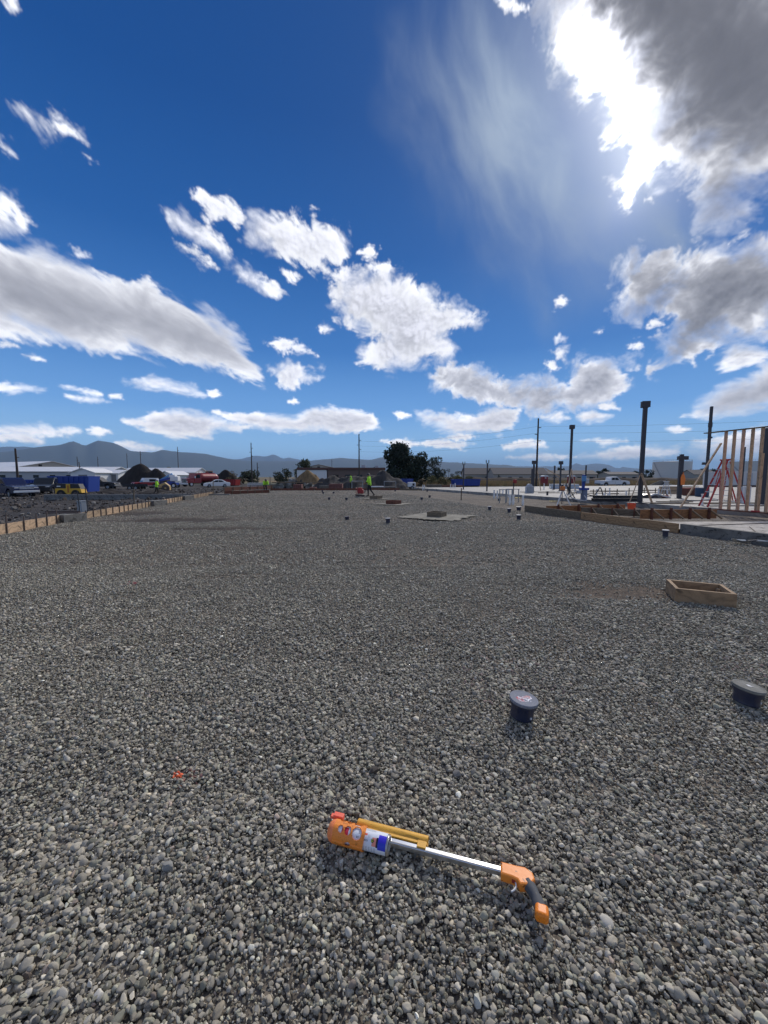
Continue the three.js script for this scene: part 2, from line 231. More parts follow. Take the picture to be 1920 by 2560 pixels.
function prism(points, depth, bevel = 0) {   // an outline in x, y drawn out along z, centred
  const s = points instanceof THREE.Shape ? points : new THREE.Shape(points.map(([x, y]) => new THREE.Vector2(x, y)));
  const g = new THREE.ExtrudeGeometry(s, { depth: depth - 2 * bevel, bevelEnabled: bevel > 0, bevelThickness: bevel, bevelSize: bevel, bevelSegments: 2, steps: 1, curveSegments: 10 }); g.translate(0, 0, -(depth - 2 * bevel) / 2); return g;
}
const turned = (g, x, y = 0, z = 0) => { if (x) g.rotateX(x); if (y) g.rotateY(y); if (z) g.rotateZ(z); return g; };

// ---------------------------------------------------------------- textures and materials
function texture(w, h, fn, srgb = true, repeat = 1) {
  const d = new Uint8Array(w * h * 4);
  for (let y = 0; y < h; y++) for (let x = 0; x < w; x++) { const c = fn(x / w, y / h), i = (y * w + x) * 4; d[i] = clamp(c[0], 0, 1) * 255; d[i + 1] = clamp(c[1] ?? c[0]) * 255; d[i + 2] = clamp(c[2] ?? c[0]) * 255; d[i + 3] = 255; }
  const t = new THREE.DataTexture(d, w, h); t.wrapS = t.wrapT = THREE.RepeatWrapping; t.magFilter = THREE.LinearFilter; t.minFilter = THREE.LinearMipmapLinearFilter; t.generateMipmaps = true;
  if (srgb) t.colorSpace = THREE.SRGBColorSpace; t.repeat.set(repeat, repeat); t.needsUpdate = true; return t;
}
// noise that repeats over one unit
function tiled(u, v, f, o, s = 0) { const a = u * 2 * Math.PI, b = v * 2 * Math.PI, k = f / (2 * Math.PI); return fbm(Math.cos(a) * k + s, Math.sin(a) * k + Math.cos(b) * k * 1.3, Math.sin(b) * k * 1.3 - s, o); }
const grain = texture(512, 512, (u, v) => { const w = tiled(u, v, 3, 3) * 0.12, r = Math.abs(Math.sin((v * 9 + w * 22 + 0.25 * Math.sin(u * 6.283)) * Math.PI)), f = tiled(u * 1, v, 60, 2, 3), s = 0.78 + 0.16 * r + f * 0.12; const knot = sstep(0.32, 0.4, tiled(u, v, 5, 2, 9)); const k = s * (1 - 0.35 * knot); return [k, k * 0.97, k * 0.93]; });
const grainBump = texture(256, 256, (u, v) => [0.5 + tiled(u * 1, v, 40, 3, 3) * 0.7], false);
const mottle = texture(512, 512, (u, v) => { const s = 0.82 + tiled(u, v, 6, 5) * 0.35 + tiled(u, v, 50, 3, 4) * 0.18; return [s, s, s * 0.99]; });
const roughBump = texture(512, 512, (u, v) => [0.5 + tiled(u, v, 40, 4, 2) * 0.8], false);
const stain = texture(512, 512, (u, v) => { const a = tiled(u, v, 5, 4, 7), b = tiled(u, v, 30, 3, 2), s = 0.85 + a * 0.25 + b * 0.12 - 0.28 * sstep(0.1, 0.3, tiled(u, v, 9, 4, 12)); return [s, s * 0.99, s * 0.97]; });
const scuff = texture(512, 512, (u, v) => { const a = sstep(.22, .34, tiled(u, v, 60, 2, 5)), b = sstep(.12, .4, tiled(u, v, 8, 5, 21)), k = 1 - .45 * a - .22 * b; return [k, k, k]; });
const M = {};
function mat(name, rgb, rough = 0.8, o = {}) { const m = new THREE.MeshStandardMaterial({ roughness: rough, ...o }); m.color.setRGB(...rgb); m.name = name; M[name] = m; return m; }
const woodTex = { map: grain, bumpMap: grainBump, bumpScale: 0.0015 };
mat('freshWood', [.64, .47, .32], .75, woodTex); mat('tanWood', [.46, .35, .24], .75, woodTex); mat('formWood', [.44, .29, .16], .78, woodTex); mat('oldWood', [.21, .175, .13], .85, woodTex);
mat('boxWood', [.40, .28, .17], .8, woodTex); mat('orangeForm', [.36, .17, .07], .8, woodTex); mat('redForm', [.19, .075, .05], .85, woodTex); mat('pinkStud', [.74, .50, .37], .75, woodTex);
mat('concrete', [.24, .235, .22], .85, { map: stain, bumpMap: roughBump, bumpScale: 0.002 }); mat('wallConcrete', [.27, .28, .28], .85, { map: stain }); mat('paleConcrete', [.40, .39, .375], .7, { map: stain, bumpMap: roughBump, bumpScale: 0.0015 }); mat('rawSlab', [.50, .47, .44], .8, { map: stain, bumpMap: roughBump, bumpScale: 0.006 });
mat('steel', [.055, .055, .065], .55, { metalness: .3 }); mat('rustSteel', [.09, .065, .055], .7); mat('black', [.02, .02, .022], .55); mat('rubber', [.022, .022, .022], .9); mat('galvanised', [.32, .33, .34], .4, { metalness: .7 }); mat('pole', [.06, .045, .035], .9); mat('wire', [.03, .03, .03], .6);
mat('pvc', [.78, .78, .76], .45); mat('white', [.74, .74, .73], .5); mat('offWhite', [.55, .55, .54], .6); mat('glass', [.015, .02, .025], .08); mat('chrome', [.6, .6, .6], .2, { metalness: 1 }); mat('lamp', [.7, .7, .68], .15);
mat('navy', [.006, .012, .05], .22); mat('blue', [.015, .05, .28], .45); mat('bluePale', [.12, .3, .55], .5); mat('red', [.30, .02, .02], .45); mat('truckRed', [.26, .035, .04], .4); mat('yellow', [.65, .38, .03], .45); mat('cabYellow', [.5, .33, .12], .55); mat('orange', [.85, .22, .03], .5); mat('lime', [.42, .85, .05], .8); mat('bucket', [.8, .1, .03], .5);
mat('capNavy', [.022, .027, .055], .38); mat('pipeGrey', [.15, .15, .135], .6); mat('cloth', [.02, .022, .03], .9); mat('ladder', [.42, .03, .03], .5); mat('foam', [.42, .5, .6], .7); mat('straw', [.5, .42, .16], .9);
mat('metalRoof', [.66, .67, .68], .45); mat('sheetWall', [.40, .42, .45], .6); mat('tanWall', [.42, .39, .34], .8); mat('greyRoof', [.13, .12, .115], .9); mat('houseWall', [.36, .34, .31], .85); mat('redRoof', [.12, .06, .05], .8); mat('brickWall', [.17, .12, .10], .9); mat('brick', [.20, .085, .07], .9); mat('tank', [.62, .62, .60], .5);
// ---------------------------------------------------------------- ground, lot, gravel pad, slab, mountains
const LOT = -0.5;
const leftEdge = (z) => -10.1 + 0.2 * (z + 10.1), slabEdge = (z) => 11.1 + 0.3 * (z + 22.3), formEdge = (z) => 8.37 + 0.25 * (z + 8.3);
{ // plain to the horizon
  const g = new THREE.CircleGeometry(30000, 96); g.rotateX(-Math.PI / 2); g.translate(0, LOT - 0.06, 0); const p = g.attributes.position, uv = g.attributes.uv; for (let i = 0; i < p.count; i++) uv.setXY(i, p.getX(i) / 400, p.getZ(i) / 400);
  const t = texture(512, 512, (u, v) => { const a = tiled(u, v, 8, 5, 3), b = tiled(u, v, 4, 4, 8), k = 0.8 + a * 0.5; const gr = sstep(-0.05, 0.25, b); return [k * lerp(.62, .42, gr), k * lerp(.52, .44, gr), k * lerp(.34, .27, gr)]; });
  structure('ground', g, mat('field', [.62, .62, .6], 1, { map: t }));
}
function dirtHeight(x, z) { return fbm(x * 0.35, 1.7, z * 0.35, 4) * 0.3 + fbm(x * 2.1, 4.2, z * 2.1, 3) * 0.14; }
{ // churned dirt of the building lot
  const NX = 260, NZ = 180, g = new THREE.PlaneGeometry(1, 1, NX, NZ), p = g.attributes.position, uv = g.attributes.uv;
  for (let i = 0; i < p.count; i++) {
    const u = p.getX(i) + 0.5, v = 0.5 - p.getY(i), z = 6 - 112 * v ** 1.6, x = (u - 0.5) * 2 * (26 + 95 * v ** 1.2), left = sstep(0, 2.5, leftEdge(z) - x);
    p.setXYZ(i, x, LOT - 0.03 + (dirtHeight(x, z) + 0.17) * (0.18 + 0.82 * left) * (1 - 0.6 * sstep(45, 80, -z)), z); uv.setXY(i, x / 14, z / 14);
  }
  g.computeVertexNormals();
  const t = texture(1024, 1024, (u, v) => { const a = tiled(u, v, 5, 5, 1), b = tiled(u, v, 70, 3, 6), c = sstep(0.05, 0.3, tiled(u, v, 11, 4, 15)), k = 0.78 + a * 0.5 + b * 0.35 + c * 0.3; return [k * .5, k * .47, k * .44]; });
  structure('dirt_lot', g, mat('dirt', [.19, .17, .16], .95, { map: t, bumpMap: roughBump, bumpScale: 0.03 }));
}
// what lies in the gravel: brown fines, pale fines, paint marks
const fines = [[3.109, -4.97, 1.0, .5, 1], [3.003, -5.354, .6, .25, .8], [-7.404, -13.4, 2.8, .95, 1.1], [-4.641, -11.106, 2.4, .45, 1], [-10.17, -15.758, 1.6, 1.3, 1], [-2.188, -5.753, .9, .25, .5], [0.264, -6.27, .8, .2, .4], [-4.003, -14.783, 3, 1.2, .3], [5.697, -14.783, 2.2, .8, .35], [4.809, -10.453, 2.2, .35, .3]];
function brownAt(x, z) { let s = 0; for (const [cx, cz, rx, rz, k] of fines) { const d = Math.hypot((x - cx) / rx, (z - cz) / rz) + fbm(x * 1.3, 2, z * 1.3, 4) * 0.9; s = Math.max(s, k * sstep(1.1, 0.45, d)); } return s; }
const padHeight = (x, z) => fbm(x * 0.5, 3.1, z * 0.5, 3) * 0.06 + fbm(x * 2.2, 7.7, z * 2.2, 3) * 0.03 - 0.02 * brownAt(x, z);
const marks = [[-1.04, -1.82, .024, [.9, .13, .03], .9], [-0.974, -1.789, .07, [.22, .08, .07], .2], [-3.571, -5.313, .09, [.32, .08, .09], .3], [-0.704, -4.413, .03, [.5, .12, .06], .5], [0.949, -2.738, .4, [.24, .17, .15], .08], [2.871, -2.855, .2, [.27, .18, .16], .12]];
{
  const X0 = -24, X1 = 24, Z0 = -52, Z1 = 8, N = 2048, r = rng(5);
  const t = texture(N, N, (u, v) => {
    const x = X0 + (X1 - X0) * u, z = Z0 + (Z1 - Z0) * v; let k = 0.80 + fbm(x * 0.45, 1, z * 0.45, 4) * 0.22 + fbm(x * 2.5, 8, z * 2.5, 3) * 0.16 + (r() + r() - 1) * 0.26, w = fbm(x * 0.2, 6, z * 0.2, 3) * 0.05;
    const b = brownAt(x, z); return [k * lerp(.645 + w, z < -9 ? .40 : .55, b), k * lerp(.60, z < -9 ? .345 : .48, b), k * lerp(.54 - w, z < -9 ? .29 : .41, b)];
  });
  t.wrapS = t.wrapT = THREE.ClampToEdgeWrapping;
  const stones = texture(1024, 1024, (() => {   // relief of packed pebbles, 1 m across
    const G = 48, pts = []; const q = rng(3); for (let i = 0; i < G * G; i++) pts.push([q() * 1.5 - .25, q() * 1.5 - .25, q() < .2 ? 0.3 : 0.5 + q() * 0.9]);
    return (u, v) => { const gx = Math.floor(u * G), gy = Math.floor(v * G); let best = 0; for (let a = -1; a <= 1; a++) for (let b = -1; b <= 1; b++) { const cx = (gx + a + G) % G, cy = (gy + b + G) % G, P = pts[cy * G + cx], dx = (u * G - gx - a - P[0]), dy = (v * G - gy - b - P[1]), h = P[2] * (1 - (dx * dx + dy * dy) * 1.5); if (h > best) best = h; } return [best * 0.72]; };
  })(), false); stones.channel = 1;
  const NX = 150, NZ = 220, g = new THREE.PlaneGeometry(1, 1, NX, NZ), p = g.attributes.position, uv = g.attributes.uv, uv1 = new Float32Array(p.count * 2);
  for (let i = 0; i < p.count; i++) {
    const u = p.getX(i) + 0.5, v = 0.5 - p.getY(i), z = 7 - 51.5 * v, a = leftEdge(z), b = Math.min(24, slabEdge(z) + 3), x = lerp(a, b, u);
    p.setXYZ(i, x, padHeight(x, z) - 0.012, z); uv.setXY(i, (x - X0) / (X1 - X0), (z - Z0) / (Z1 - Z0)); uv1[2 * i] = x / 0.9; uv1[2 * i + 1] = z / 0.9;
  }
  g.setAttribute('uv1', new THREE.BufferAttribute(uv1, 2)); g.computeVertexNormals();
  structure('gravel_pad', g, mat('gravelBed', [.62, .61, .60], .95, { map: t, bumpMap: stones, bumpScale: 0.014 }));  // bed colour darkened to stand in for the shade between packed pebbles
}
{ // loose pebbles: a few shapes, strewn thick close by and thinner with distance
  const rnd = rng(77), shapes = [];
  for (let k = 0; k < 14; k++) {
    let g; const flat = 0.42 + rnd() * 0.35, wide = 0.62 + rnd() * 0.36;
    if (k % 7 < 5) { const pts = []; const n = 13 + Math.floor(rnd() * 9); for (let i = 0; i < n; i++) { const v = new THREE.Vector3(rnd() - .5, rnd() - .5, rnd() - .5).normalize().multiplyScalar(0.43 + rnd() * 0.07); pts.push(v); } g = new ConvexGeometry(pts); g = toCreasedNormals(g, R(k % 2 ? 32 : 55)); }
    else { g = mergeVertices(new THREE.IcosahedronGeometry(0.5, 3).deleteAttribute('uv').deleteAttribute('normal')); const p = g.attributes.position; for (let i = 0; i < p.count; i++) { const x = p.getX(i), y = p.getY(i), z = p.getZ(i), s = 1 + fbm(x * 1.7 + k * 9, y * 1.7, z * 1.7, 3) * 0.55 + Math.abs(noise(x * 3 + k, y * 3, z * 3)) * 0.12; p.setXYZ(i, x * s, y * s, z * s); } g.computeVertexNormals(); }
    g.scale(1, flat, wide); shapes.push(g);
  }
  const stone = mat('pebble', [1, 1, 1], .82), group = new THREE.Group(); group.name = 'gravel'; group.userData = { kind: 'stuff', label: 'grey river gravel spread over the building pad' }; scene.add(group);
  const bins = shapes.map(() => ({ m: [], c: [] })), mx = new THREE.Matrix4(), q = new THREE.Quaternion(), e = new THREE.Euler(), pos = new THREE.Vector3(), sc = new THREE.Vector3();
  function strew(n, zNear, zFar, lo, hi, power, lift) {
    for (let i = 0; i < n; i++) {
      const d = Math.sqrt(lerp((zNear + .4) ** 2, (zFar + .4) ** 2, rnd())) - .4, half = d * 1.05 + 1.5, x = (rnd() * 2 - 1) * half, z = -d;
      const s = lo + (hi - lo) * rnd() ** power, b = brownAt(x, z);
      const zone = fbm(x * 1.4, 5, z * 1.4, 3); const size = s * (1 + zone * 0.5);
      if (b > 0.2 && rnd() < b * 0.93) continue;
      if (d > 8 && (x > formEdge(z) - 0.25 || x < leftEdge(z) + .12)) continue;
      pos.set(x, padHeight(x, z) + (rnd() - 0.62) * lift + size * 0.08 - 0.004, z);
      e.set((rnd() - .5) * 1.5, rnd() * 6.283, (rnd() - .5) * 1.5); q.setFromEuler(e); sc.setScalar(size).multiply(new THREE.Vector3(1 + rnd() * .35, 0.85 + rnd() * .35, 0.85 + rnd() * .3));
      mx.compose(pos, q, sc);
      let v = 0.282 * Math.exp((rnd() + rnd() + rnd() - 1.5) * 0.7), hue = rnd(), c = [v * 1.03, v * 0.935, v * 0.74];
      if (hue < 0.06) c = [v * 1.15, v * 0.98, v * 0.7]; else if (hue < 0.075) c = [v * 1.1, v * 0.88, v * 0.7]; else if (hue < 0.095) c = [v * 1.55, v * 1.5, v * 1.25]; else if (hue < 0.3) c = [v * 0.98, v * .935, v * 0.70]; else if (hue < 0.42) c = [v, v * 0.93, v * .78];
      for (const [cx, cz, rr, col, k] of marks) { const dd = Math.hypot(x - cx, (z - cz)); if (dd < rr && rnd() < k) c = [lerp(c[0], col[0], .85), lerp(c[1], col[1], .85), lerp(c[2], col[2], .85)]; }
      const bin = bins[Math.floor(rnd() * bins.length)]; bin.m.push(mx.clone()); bin.c.push(c);
    }
  }
  strew(215000, 0.5, 3.0, 0.006, 0.026, 2.1, 0.022);
  strew(28000, 0.5, 1.7, 0.008, 0.026, 1.8, 0.016);
  strew(6000, 0.6, 3.4, 0.019, 0.037, 2.2, 0.014);
  strew(280000, 3.0, 6.5, 0.008, 0.029, 2.0, 0.022);
  strew(215000, 6.5, 13, 0.012, 0.036, 1.8, 0.022);
  strew(105000, 12.5, 22, 0.018, 0.044, 1.8, 0.02);
  strew(75000, 20, 33, 0.026, 0.05, 1.8, 0.018);
  strew(35000, 30, 44, 0.032, 0.055, 1.8, 0.018);
  bins.forEach((b, k) => { const im = new THREE.InstancedMesh(shapes[k], stone, b.m.length); b.m.forEach((m, i) => { im.setMatrixAt(i, m); im.setColorAt(i, new THREE.Color().setRGB(...b.c[i])); }); im.name = 'pebble'; im.userData.kind = 'stuff'; group.add(im); });
}
{ // the neighbouring building's slab
  const s = new THREE.Shape(), P = [[slabEdge(-10.2) + .9, -10.2], [slabEdge(-47), -47], [62, -66], [62, -7]]; P.forEach(([x, z], i) => i ? s.lineTo(x, -z) : s.moveTo(x, -z));
  const g = new THREE.ExtrudeGeometry(s, { depth: 0.7, bevelEnabled: false }); g.rotateX(-Math.PI / 2); g.translate(0, -0.5, 0); const p = g.attributes.position, uv = g.attributes.uv; for (let i = 0; i < p.count; i++) uv.setXY(i, p.getX(i) / 3, (p.getZ(i) + p.getY(i)) / 3);
  structure('concrete_slab', g, M.paleConcrete);
}
const SLAB = 0.2;
// mountains: ridges with folds, far beyond the plain
function range(name, D, profile, seed, colour) {
  const az = profile.map(([a]) => a), NA = 420, NR = 14, P = [], idx = [], top = (a) => { let i = 0; while (i < profile.length - 2 && profile[i + 1][0] < a) i++; const [a0, e0] = profile[i], [a1, e1] = profile[i + 1]; return lerp(e0, e1, clamp((a - a0) / (a1 - a0))); };
  for (let j = 0; j <= NR; j++) for (let i = 0; i <= NA; i++) {
    const a = lerp(az[0], az[az.length - 1], i / NA), f = j / NR, rr = D * (0.72 + 0.45 * f), x = Math.sin(R(a)) * rr, z = -Math.cos(R(a)) * rr, ridge = f < 0.62 ? sstep(0, 0.62, f) ** 0.8 : sstep(1, 0.62, f), n = fbm(x / D * 14 + seed, f * 2.2, z / D * 14, 4);
    const e = top(a) + fbm(a * 0.9, seed, 0, 4) * 0.12, h = Math.tan(R(e)) * D * (0.72 + .45 * .62) * ridge * (1 + n * 0.55 * (1 - ridge)) - 40 * (1 - ridge); P.push(x, h, z);
    if (i && j) { const k = j * (NA + 1) + i; idx.push(k - NA - 2, k - NA - 1, k, k - NA - 2, k, k - 1); }
  }
  const g = new THREE.BufferGeometry(); g.setAttribute('position', new THREE.Float32BufferAttribute(P, 3)); g.setIndex(idx); g.computeVertexNormals();
  structure(name, g, mat(name, colour, 1));
}
range('mountain_range', 12000, [[-80, 3.0], [-54.36, 2.29], [-44.57, 2.55], [-43.28, 2.82], [-41.62, 3.24], [-39.69, 3.56], [-38.56, 4.07], [-37.47, 3.58], [-36.19, 4.29], [-34.49, 4.00], [-33.00, 3.15], [-30.63, 3.08], [-29.69, 3.41], [-27.76, 3.22], [-24.79, 3.09], [-21.84, 2.46], [-19.27, 2.17], [-11.62, 2.25], [-6.39, 2.75], [-2.06, 2.47], [-0.12, 2.88], [5.29, 2.35], [9.98, 2.09], [17.91, 1.63], [20.40, 1.17], [25.38, 0.43], [40, .3], [80, .3]], 3, [.045, .055, .05]);
range('far_mountain_range', 20000, [[-80, 3.6], [-52.25, 2.58], [-44.53, 3.09], [-42.69, 3.23], [-40.40, 3.12], [-25.31, 2.24], [-20.30, 2.43], [-18.24, 2.96], [-17.02, 2.81], [-15.77, 3.16], [-14.52, 2.56], [-13.68, 2.74], [-11.62, 2.31], [8.20, 1.58], [25.58, 1.39], [26.37, 1.85], [26.90, 1.53], [28.51, 1.71], [29.42, 1.65], [30.18, 1.48], [31.03, 1.02], [31.62, 1.26], [32.90, 1.04], [37.32, 0.80], [45, 1.0], [80, .8]], 8, [.05, .06, .06]);
// ---------------------------------------------------------------- things on the gravel
const UP = new THREE.Vector3(0, 1, 0);
{ // marking wand lying on the gravel, its axis along local x from the spray tip to the handle
  const a = [-0.194, -1.456], b = [0.477, -1.266], turn = Math.atan2(-(b[1] - a[1]), b[0] - a[0]), y0 = 0.012;
  const L = Math.hypot(b[0] - a[0], b[1] - a[1]);
  const wand = thing('marking_wand', 'orange pistol grip marking wand with aluminium shaft lying on the gravel', 'marking wand', [a[0], y0, a[1]], turn);
  const shell = mat('wandOrange', [.88, .27, .035], .45, { map: scuff, bumpMap: roughBump, bumpScale: .0004 }), fluo = mat('wandRed', [.95, .17, .1], .5), amber = mat('wandAmber', [.78, .41, .05], .5, { map: scuff }), alu = mat('wandAluminium', [.80, .81, .82], .3, { metalness: 1 }), grip = mat('wandGrip', [.075, .08, .088], .75), inside = M.black;
  const rc = 0.0375;
  { // cage: a sleeve open along rows of oval windows
    const n = 96, m = 56, L0 = -0.005, L1 = 0.122, wins = [[.024, 1.12, .011, .34], [.053, 1.12, .0125, .42], [.09, 1.08, .0185, .56], [.022, 2.2, .013, .3], [.051, 2.2, .014, .36], [.087, 2.2, .019, .46], [.06, 0.02, .011, .16], [.055, 3.4, .02, .5], [.055, 4.5, .02, .5]];
    const idx = [], P = [], vert = (i, j, r) => { const th = i / n * Math.PI * 2, x = lerp(L0, L1, j / m) + 0.006 * Math.sin(th * 1 + .5) * (j / m), q = r + (Math.abs(Math.sin(th + .12)) < .14 && Math.cos(th) > 0 ? .0035 : 0) + (j > m - 3 ? .0015 : 0); return [x, 0.042 + Math.sin(th) * q, Math.cos(th) * q]; };
    const open = (i, j) => { const th = ((i + .5) / n) * 6.2832, x = lerp(L0, L1, (j + .5) / m); return wins.some(([wx, wt, a, bb]) => ((x - wx) / a) ** 2 + ((Math.atan2(Math.sin(th - wt), Math.cos(th - wt))) / bb) ** 2 < 1); };
    for (const r of [rc + .003, rc]) for (let j = 0; j <= m; j++) for (let i = 0; i <= n; i++) P.push(...vert(i, j, r));
    const S = (n + 1) * (m + 1), V = (k, i, j) => k * S + j * (n + 1) + i, quad = (p, q, r, s) => idx.push(p, q, r, p, r, s);
    const shut = (i, j) => j >= 0 && j < m && !open((i + n) % n, j);
    for (let j = 0; j < m; j++) for (let i = 0; i < n; i++) if (shut(i, j)) {
      quad(V(0, i, j), V(0, i, j + 1), V(0, i + 1, j + 1), V(0, i + 1, j)); quad(V(1, i, j), V(1, i + 1, j), V(1, i + 1, j + 1), V(1, i, j + 1));
      if (!shut(i - 1, j)) quad(V(0, i, j), V(1, i, j), V(1, i, j + 1), V(0, i, j + 1)); if (!shut(i + 1, j)) quad(V(0, i + 1, j + 1), V(1, i + 1, j + 1), V(1, i + 1, j), V(0, i + 1, j));
      if (!shut(i, j - 1)) quad(V(0, i + 1, j), V(1, i + 1, j), V(1, i, j), V(0, i, j)); if (!shut(i, j + 1)) quad(V(0, i, j + 1), V(1, i, j + 1), V(1, i + 1, j + 1), V(0, i + 1, j + 1));
    }
    const g = new THREE.BufferGeometry(); g.setAttribute('position', new THREE.Float32BufferAttribute(P, 3)); g.setIndex(idx); const gg = toCreasedNormals(g, R(40)); { const p = gg.attributes.position, uv = new Float32Array(p.count * 2); for (let i = 0; i < p.count; i++) { uv[2 * i] = p.getX(i) * 7; uv[2 * i + 1] = Math.atan2(p.getY(i) - .042, p.getZ(i)) * .28; } gg.setAttribute('uv', new THREE.BufferAttribute(uv, 2)); }
    const cage = part(wand, 'can_cage', gg, shell);
    const dome = new THREE.LatheGeometry([[.0005, -.03], [.012, -.03], [.026, -.026], [.036, -.016], [.0402, -.004], [.0405, 0]].map(([r, y]) => new THREE.Vector2(r, y)), 40); dome.rotateZ(-Math.PI / 2); dome.translate(-.005, .042, 0); part(cage, 'nose_cap', dome, mat('noseOrange', [.95, .26, .08], .45, { map: scuff }));
    part(cage, 'rim_ridge', turned(new THREE.TorusGeometry(rc + .002, .0022, 8, 48), 0, Math.PI / 2).translate(.121, .042, 0), shell);
  }
  part(wand, 'spray_guide', [box(.044, .022, .022, -.008, .064, -.045, .003), box(.014, .012, .018, -.036, .06, -.045, .002)], fluo, 'red plastic spray guide at the tip of the cage');
  part(wand, 'shaft', new RoundedBoxGeometry(.58, .02, .021, 2, .002).translate(.375, .026, -.03), alu);
  part(wand, 'shaft_seam', box(.55, .0012, .003, .375, .0365, -.024), mat('seam', [.25, .25, .25], .5, { metalness: .8 }));
  { const tubeG = new THREE.LatheGeometry([[.0005, 0], [.015, 0], [.018, .003], [.018, .30], [.0155, .30], [.0155, .28]].map(([r, y]) => new THREE.Vector2(r, y)), 28); tubeG.rotateZ(-Math.PI / 2); tubeG.translate(.066, .029, -.071);
    const holder = part(wand, 'flag_tube', tubeG, amber, 'dusty amber plastic tube clipped along the shaft');
    part(holder, 'clip', new RoundedBoxGeometry(.036, .007, .03, 2, .002).translate(.345, .038, -.042), amber); part(holder, 'rail', box(.3, .006, .012, .215, .036, -.052), amber); }
  const housing = part(wand, 'trigger_housing', prism([[.65, -.048], [.70, -.048], [.73, -.05], [.752, -.038], [.757, -.02], [.742, .0], [.712, .006], [.705, -.006], [.685, -.011], [.65, -.013]], .036, .006).rotateX(Math.PI / 2).translate(0, .026, 0), shell);
  part(housing, 'trigger_slot', box(.024, .012, .004, .695, .028, -.004), mat('slotRed', [.3, .03, .02], .7));
  part(wand, 'trigger', tube([[.694, .026, -.012], [.697, .026, .008], [.690, .024, .022], [.680, .022, .03]], .003, 16, 8), M.white);
  const gp = [[.735, -.014], [.752, .012], [.764, .038], [.772, .064]];
  { const pts = [], idx = [], N = 20; for (let k = 0; k <= 12; k++) { const t = k / 12, c = new THREE.CatmullRomCurve3(gp.map(([x, z]) => new THREE.Vector3(x, .027, z))).getPoint(t), tg = new THREE.CatmullRomCurve3(gp.map(([x, z]) => new THREE.Vector3(x, .027, z))).getTangent(t), sx = new THREE.Vector3(tg.z, 0, -tg.x), w = .0195 + .002 * Math.sin(t * 9), h = .0185; for (let i = 0; i <= N; i++) { const a = i / N * 6.2832; pts.push(c.x + sx.x * Math.cos(a) * w, c.y + Math.sin(a) * h, c.z + sx.z * Math.cos(a) * w); if (k && i) { const q = k * (N + 1) + i; idx.push(q - N - 2, q - N - 1, q, q - N - 2, q, q - 1); } } }
    const g = new THREE.BufferGeometry(); g.setAttribute('position', new THREE.Float32BufferAttribute(pts, 3)); g.setIndex(idx); g.computeVertexNormals(); const gm = part(wand, 'grip', g, grip, 'dark grey rubber grip'); part(gm, 'screw', cyl(.0025, .0025, .002, 10, .762, .0445, .032), M.black); }
  part(wand, 'butt_cap', new RoundedBoxGeometry(.044, .038, .044, 4, .012).rotateY(-.1).translate(.775, .027, .078), mat('capOrange', [.9, .25, .015], .42, { map: scuff }));
  // the paint can it holds
  const cv = document.createElement('canvas'); cv.width = 1024; cv.height = 512; const c = cv.getContext('2d');   // across: along the can; down: round it
  c.fillStyle = '#dfe3ea'; c.fillRect(0, 0, 1024, 512); c.fillStyle = '#2a3cc0'; c.fillRect(880, 120, 144, 118); c.fillStyle = '#3b2fc8'; c.fillRect(880, 0, 144, 120); c.fillStyle = '#14142a'; c.fillRect(846, 60, 34, 150);
  c.fillStyle = '#e8907c'; c.fillRect(770, 70, 76, 132); c.fillStyle = '#141414'; c.beginPath(); c.moveTo(752, 98); c.lineTo(790, 92); c.lineTo(812, 118); c.lineTo(790, 152); c.lineTo(754, 144); c.closePath(); c.fill(); c.strokeStyle = '#e4ee3a'; c.lineWidth = 7; c.strokeRect(762, 106, 26, 28);
  c.fillStyle = '#e46a55'; c.fillRect(610, 30, 60, 34); c.fillStyle = '#9aa2ae'; c.fillRect(690, 40, 8, 52); c.fillRect(712, 40, 8, 52);
  c.fillStyle = '#121316'; c.font = 'italic bold 36px sans-serif'; c.fillText('ANTE', 600, 150); c.font = 'bold 44px sans-serif'; c.fillText('S', 500, 70); c.fillText('03', 470, 140);
  c.fillStyle = '#8d949c'; for (let k = 0; k < 5; k++) for (let j = 0; j < 12; j++) c.fillRect(610 + k * 50, 226 + j * 8, 34 - (j * 7 + k * 5) % 17, 3); c.fillStyle = '#33363c'; for (let k = 0; k < 9; k++) c.fillRect(620 + (k * 37) % 330, 320 + (k * 53) % 150, 5, 4);
  c.fillStyle = '#d23a4a'; c.fillRect(180, 20, 130, 200); c.fillStyle = '#8d949c'; for (let j = 0; j < 20; j++) c.fillRect(620, 350 + j * 7, 220 - (j * 31) % 70, 3);
  const label = new THREE.CanvasTexture(cv); label.colorSpace = THREE.SRGBColorSpace; label.wrapS = label.wrapT = THREE.RepeatWrapping;
  const can = thing('paint_can', 'white inverted spray paint can with purple band held in the wand cage', 'spray can', [a[0], y0, a[1]], turn);
  { const n = 48, g = new THREE.CylinderGeometry(.0345, .0345, .225, n, 1, true), uv = g.attributes.uv; for (let i = 0; i < uv.count; i++) { const u = uv.getX(i), v = uv.getY(i); uv.setXY(i, v, 1 - (u - .75) * 2); } g.rotateZ(-Math.PI / 2); g.translate(.1025, .042, 0); part(can, 'body', g, new THREE.MeshStandardMaterial({ map: label, roughness: .4 }));
    const foot = new THREE.LatheGeometry([[.0005, -.010], [.016, -.008], [.027, -.001], [.0305, .004], [.0335, .004], [.0348, .001], [.0348, -.003], [.0335, -.005]].map(([r, y]) => new THREE.Vector2(r, y)), 48); foot.rotateZ(-Math.PI / 2); foot.translate(.219, .042, 0); part(can, 'base_rim', foot, mat('tinplate', [.42, .41, .39], .35, { metalness: .9 })); }
}
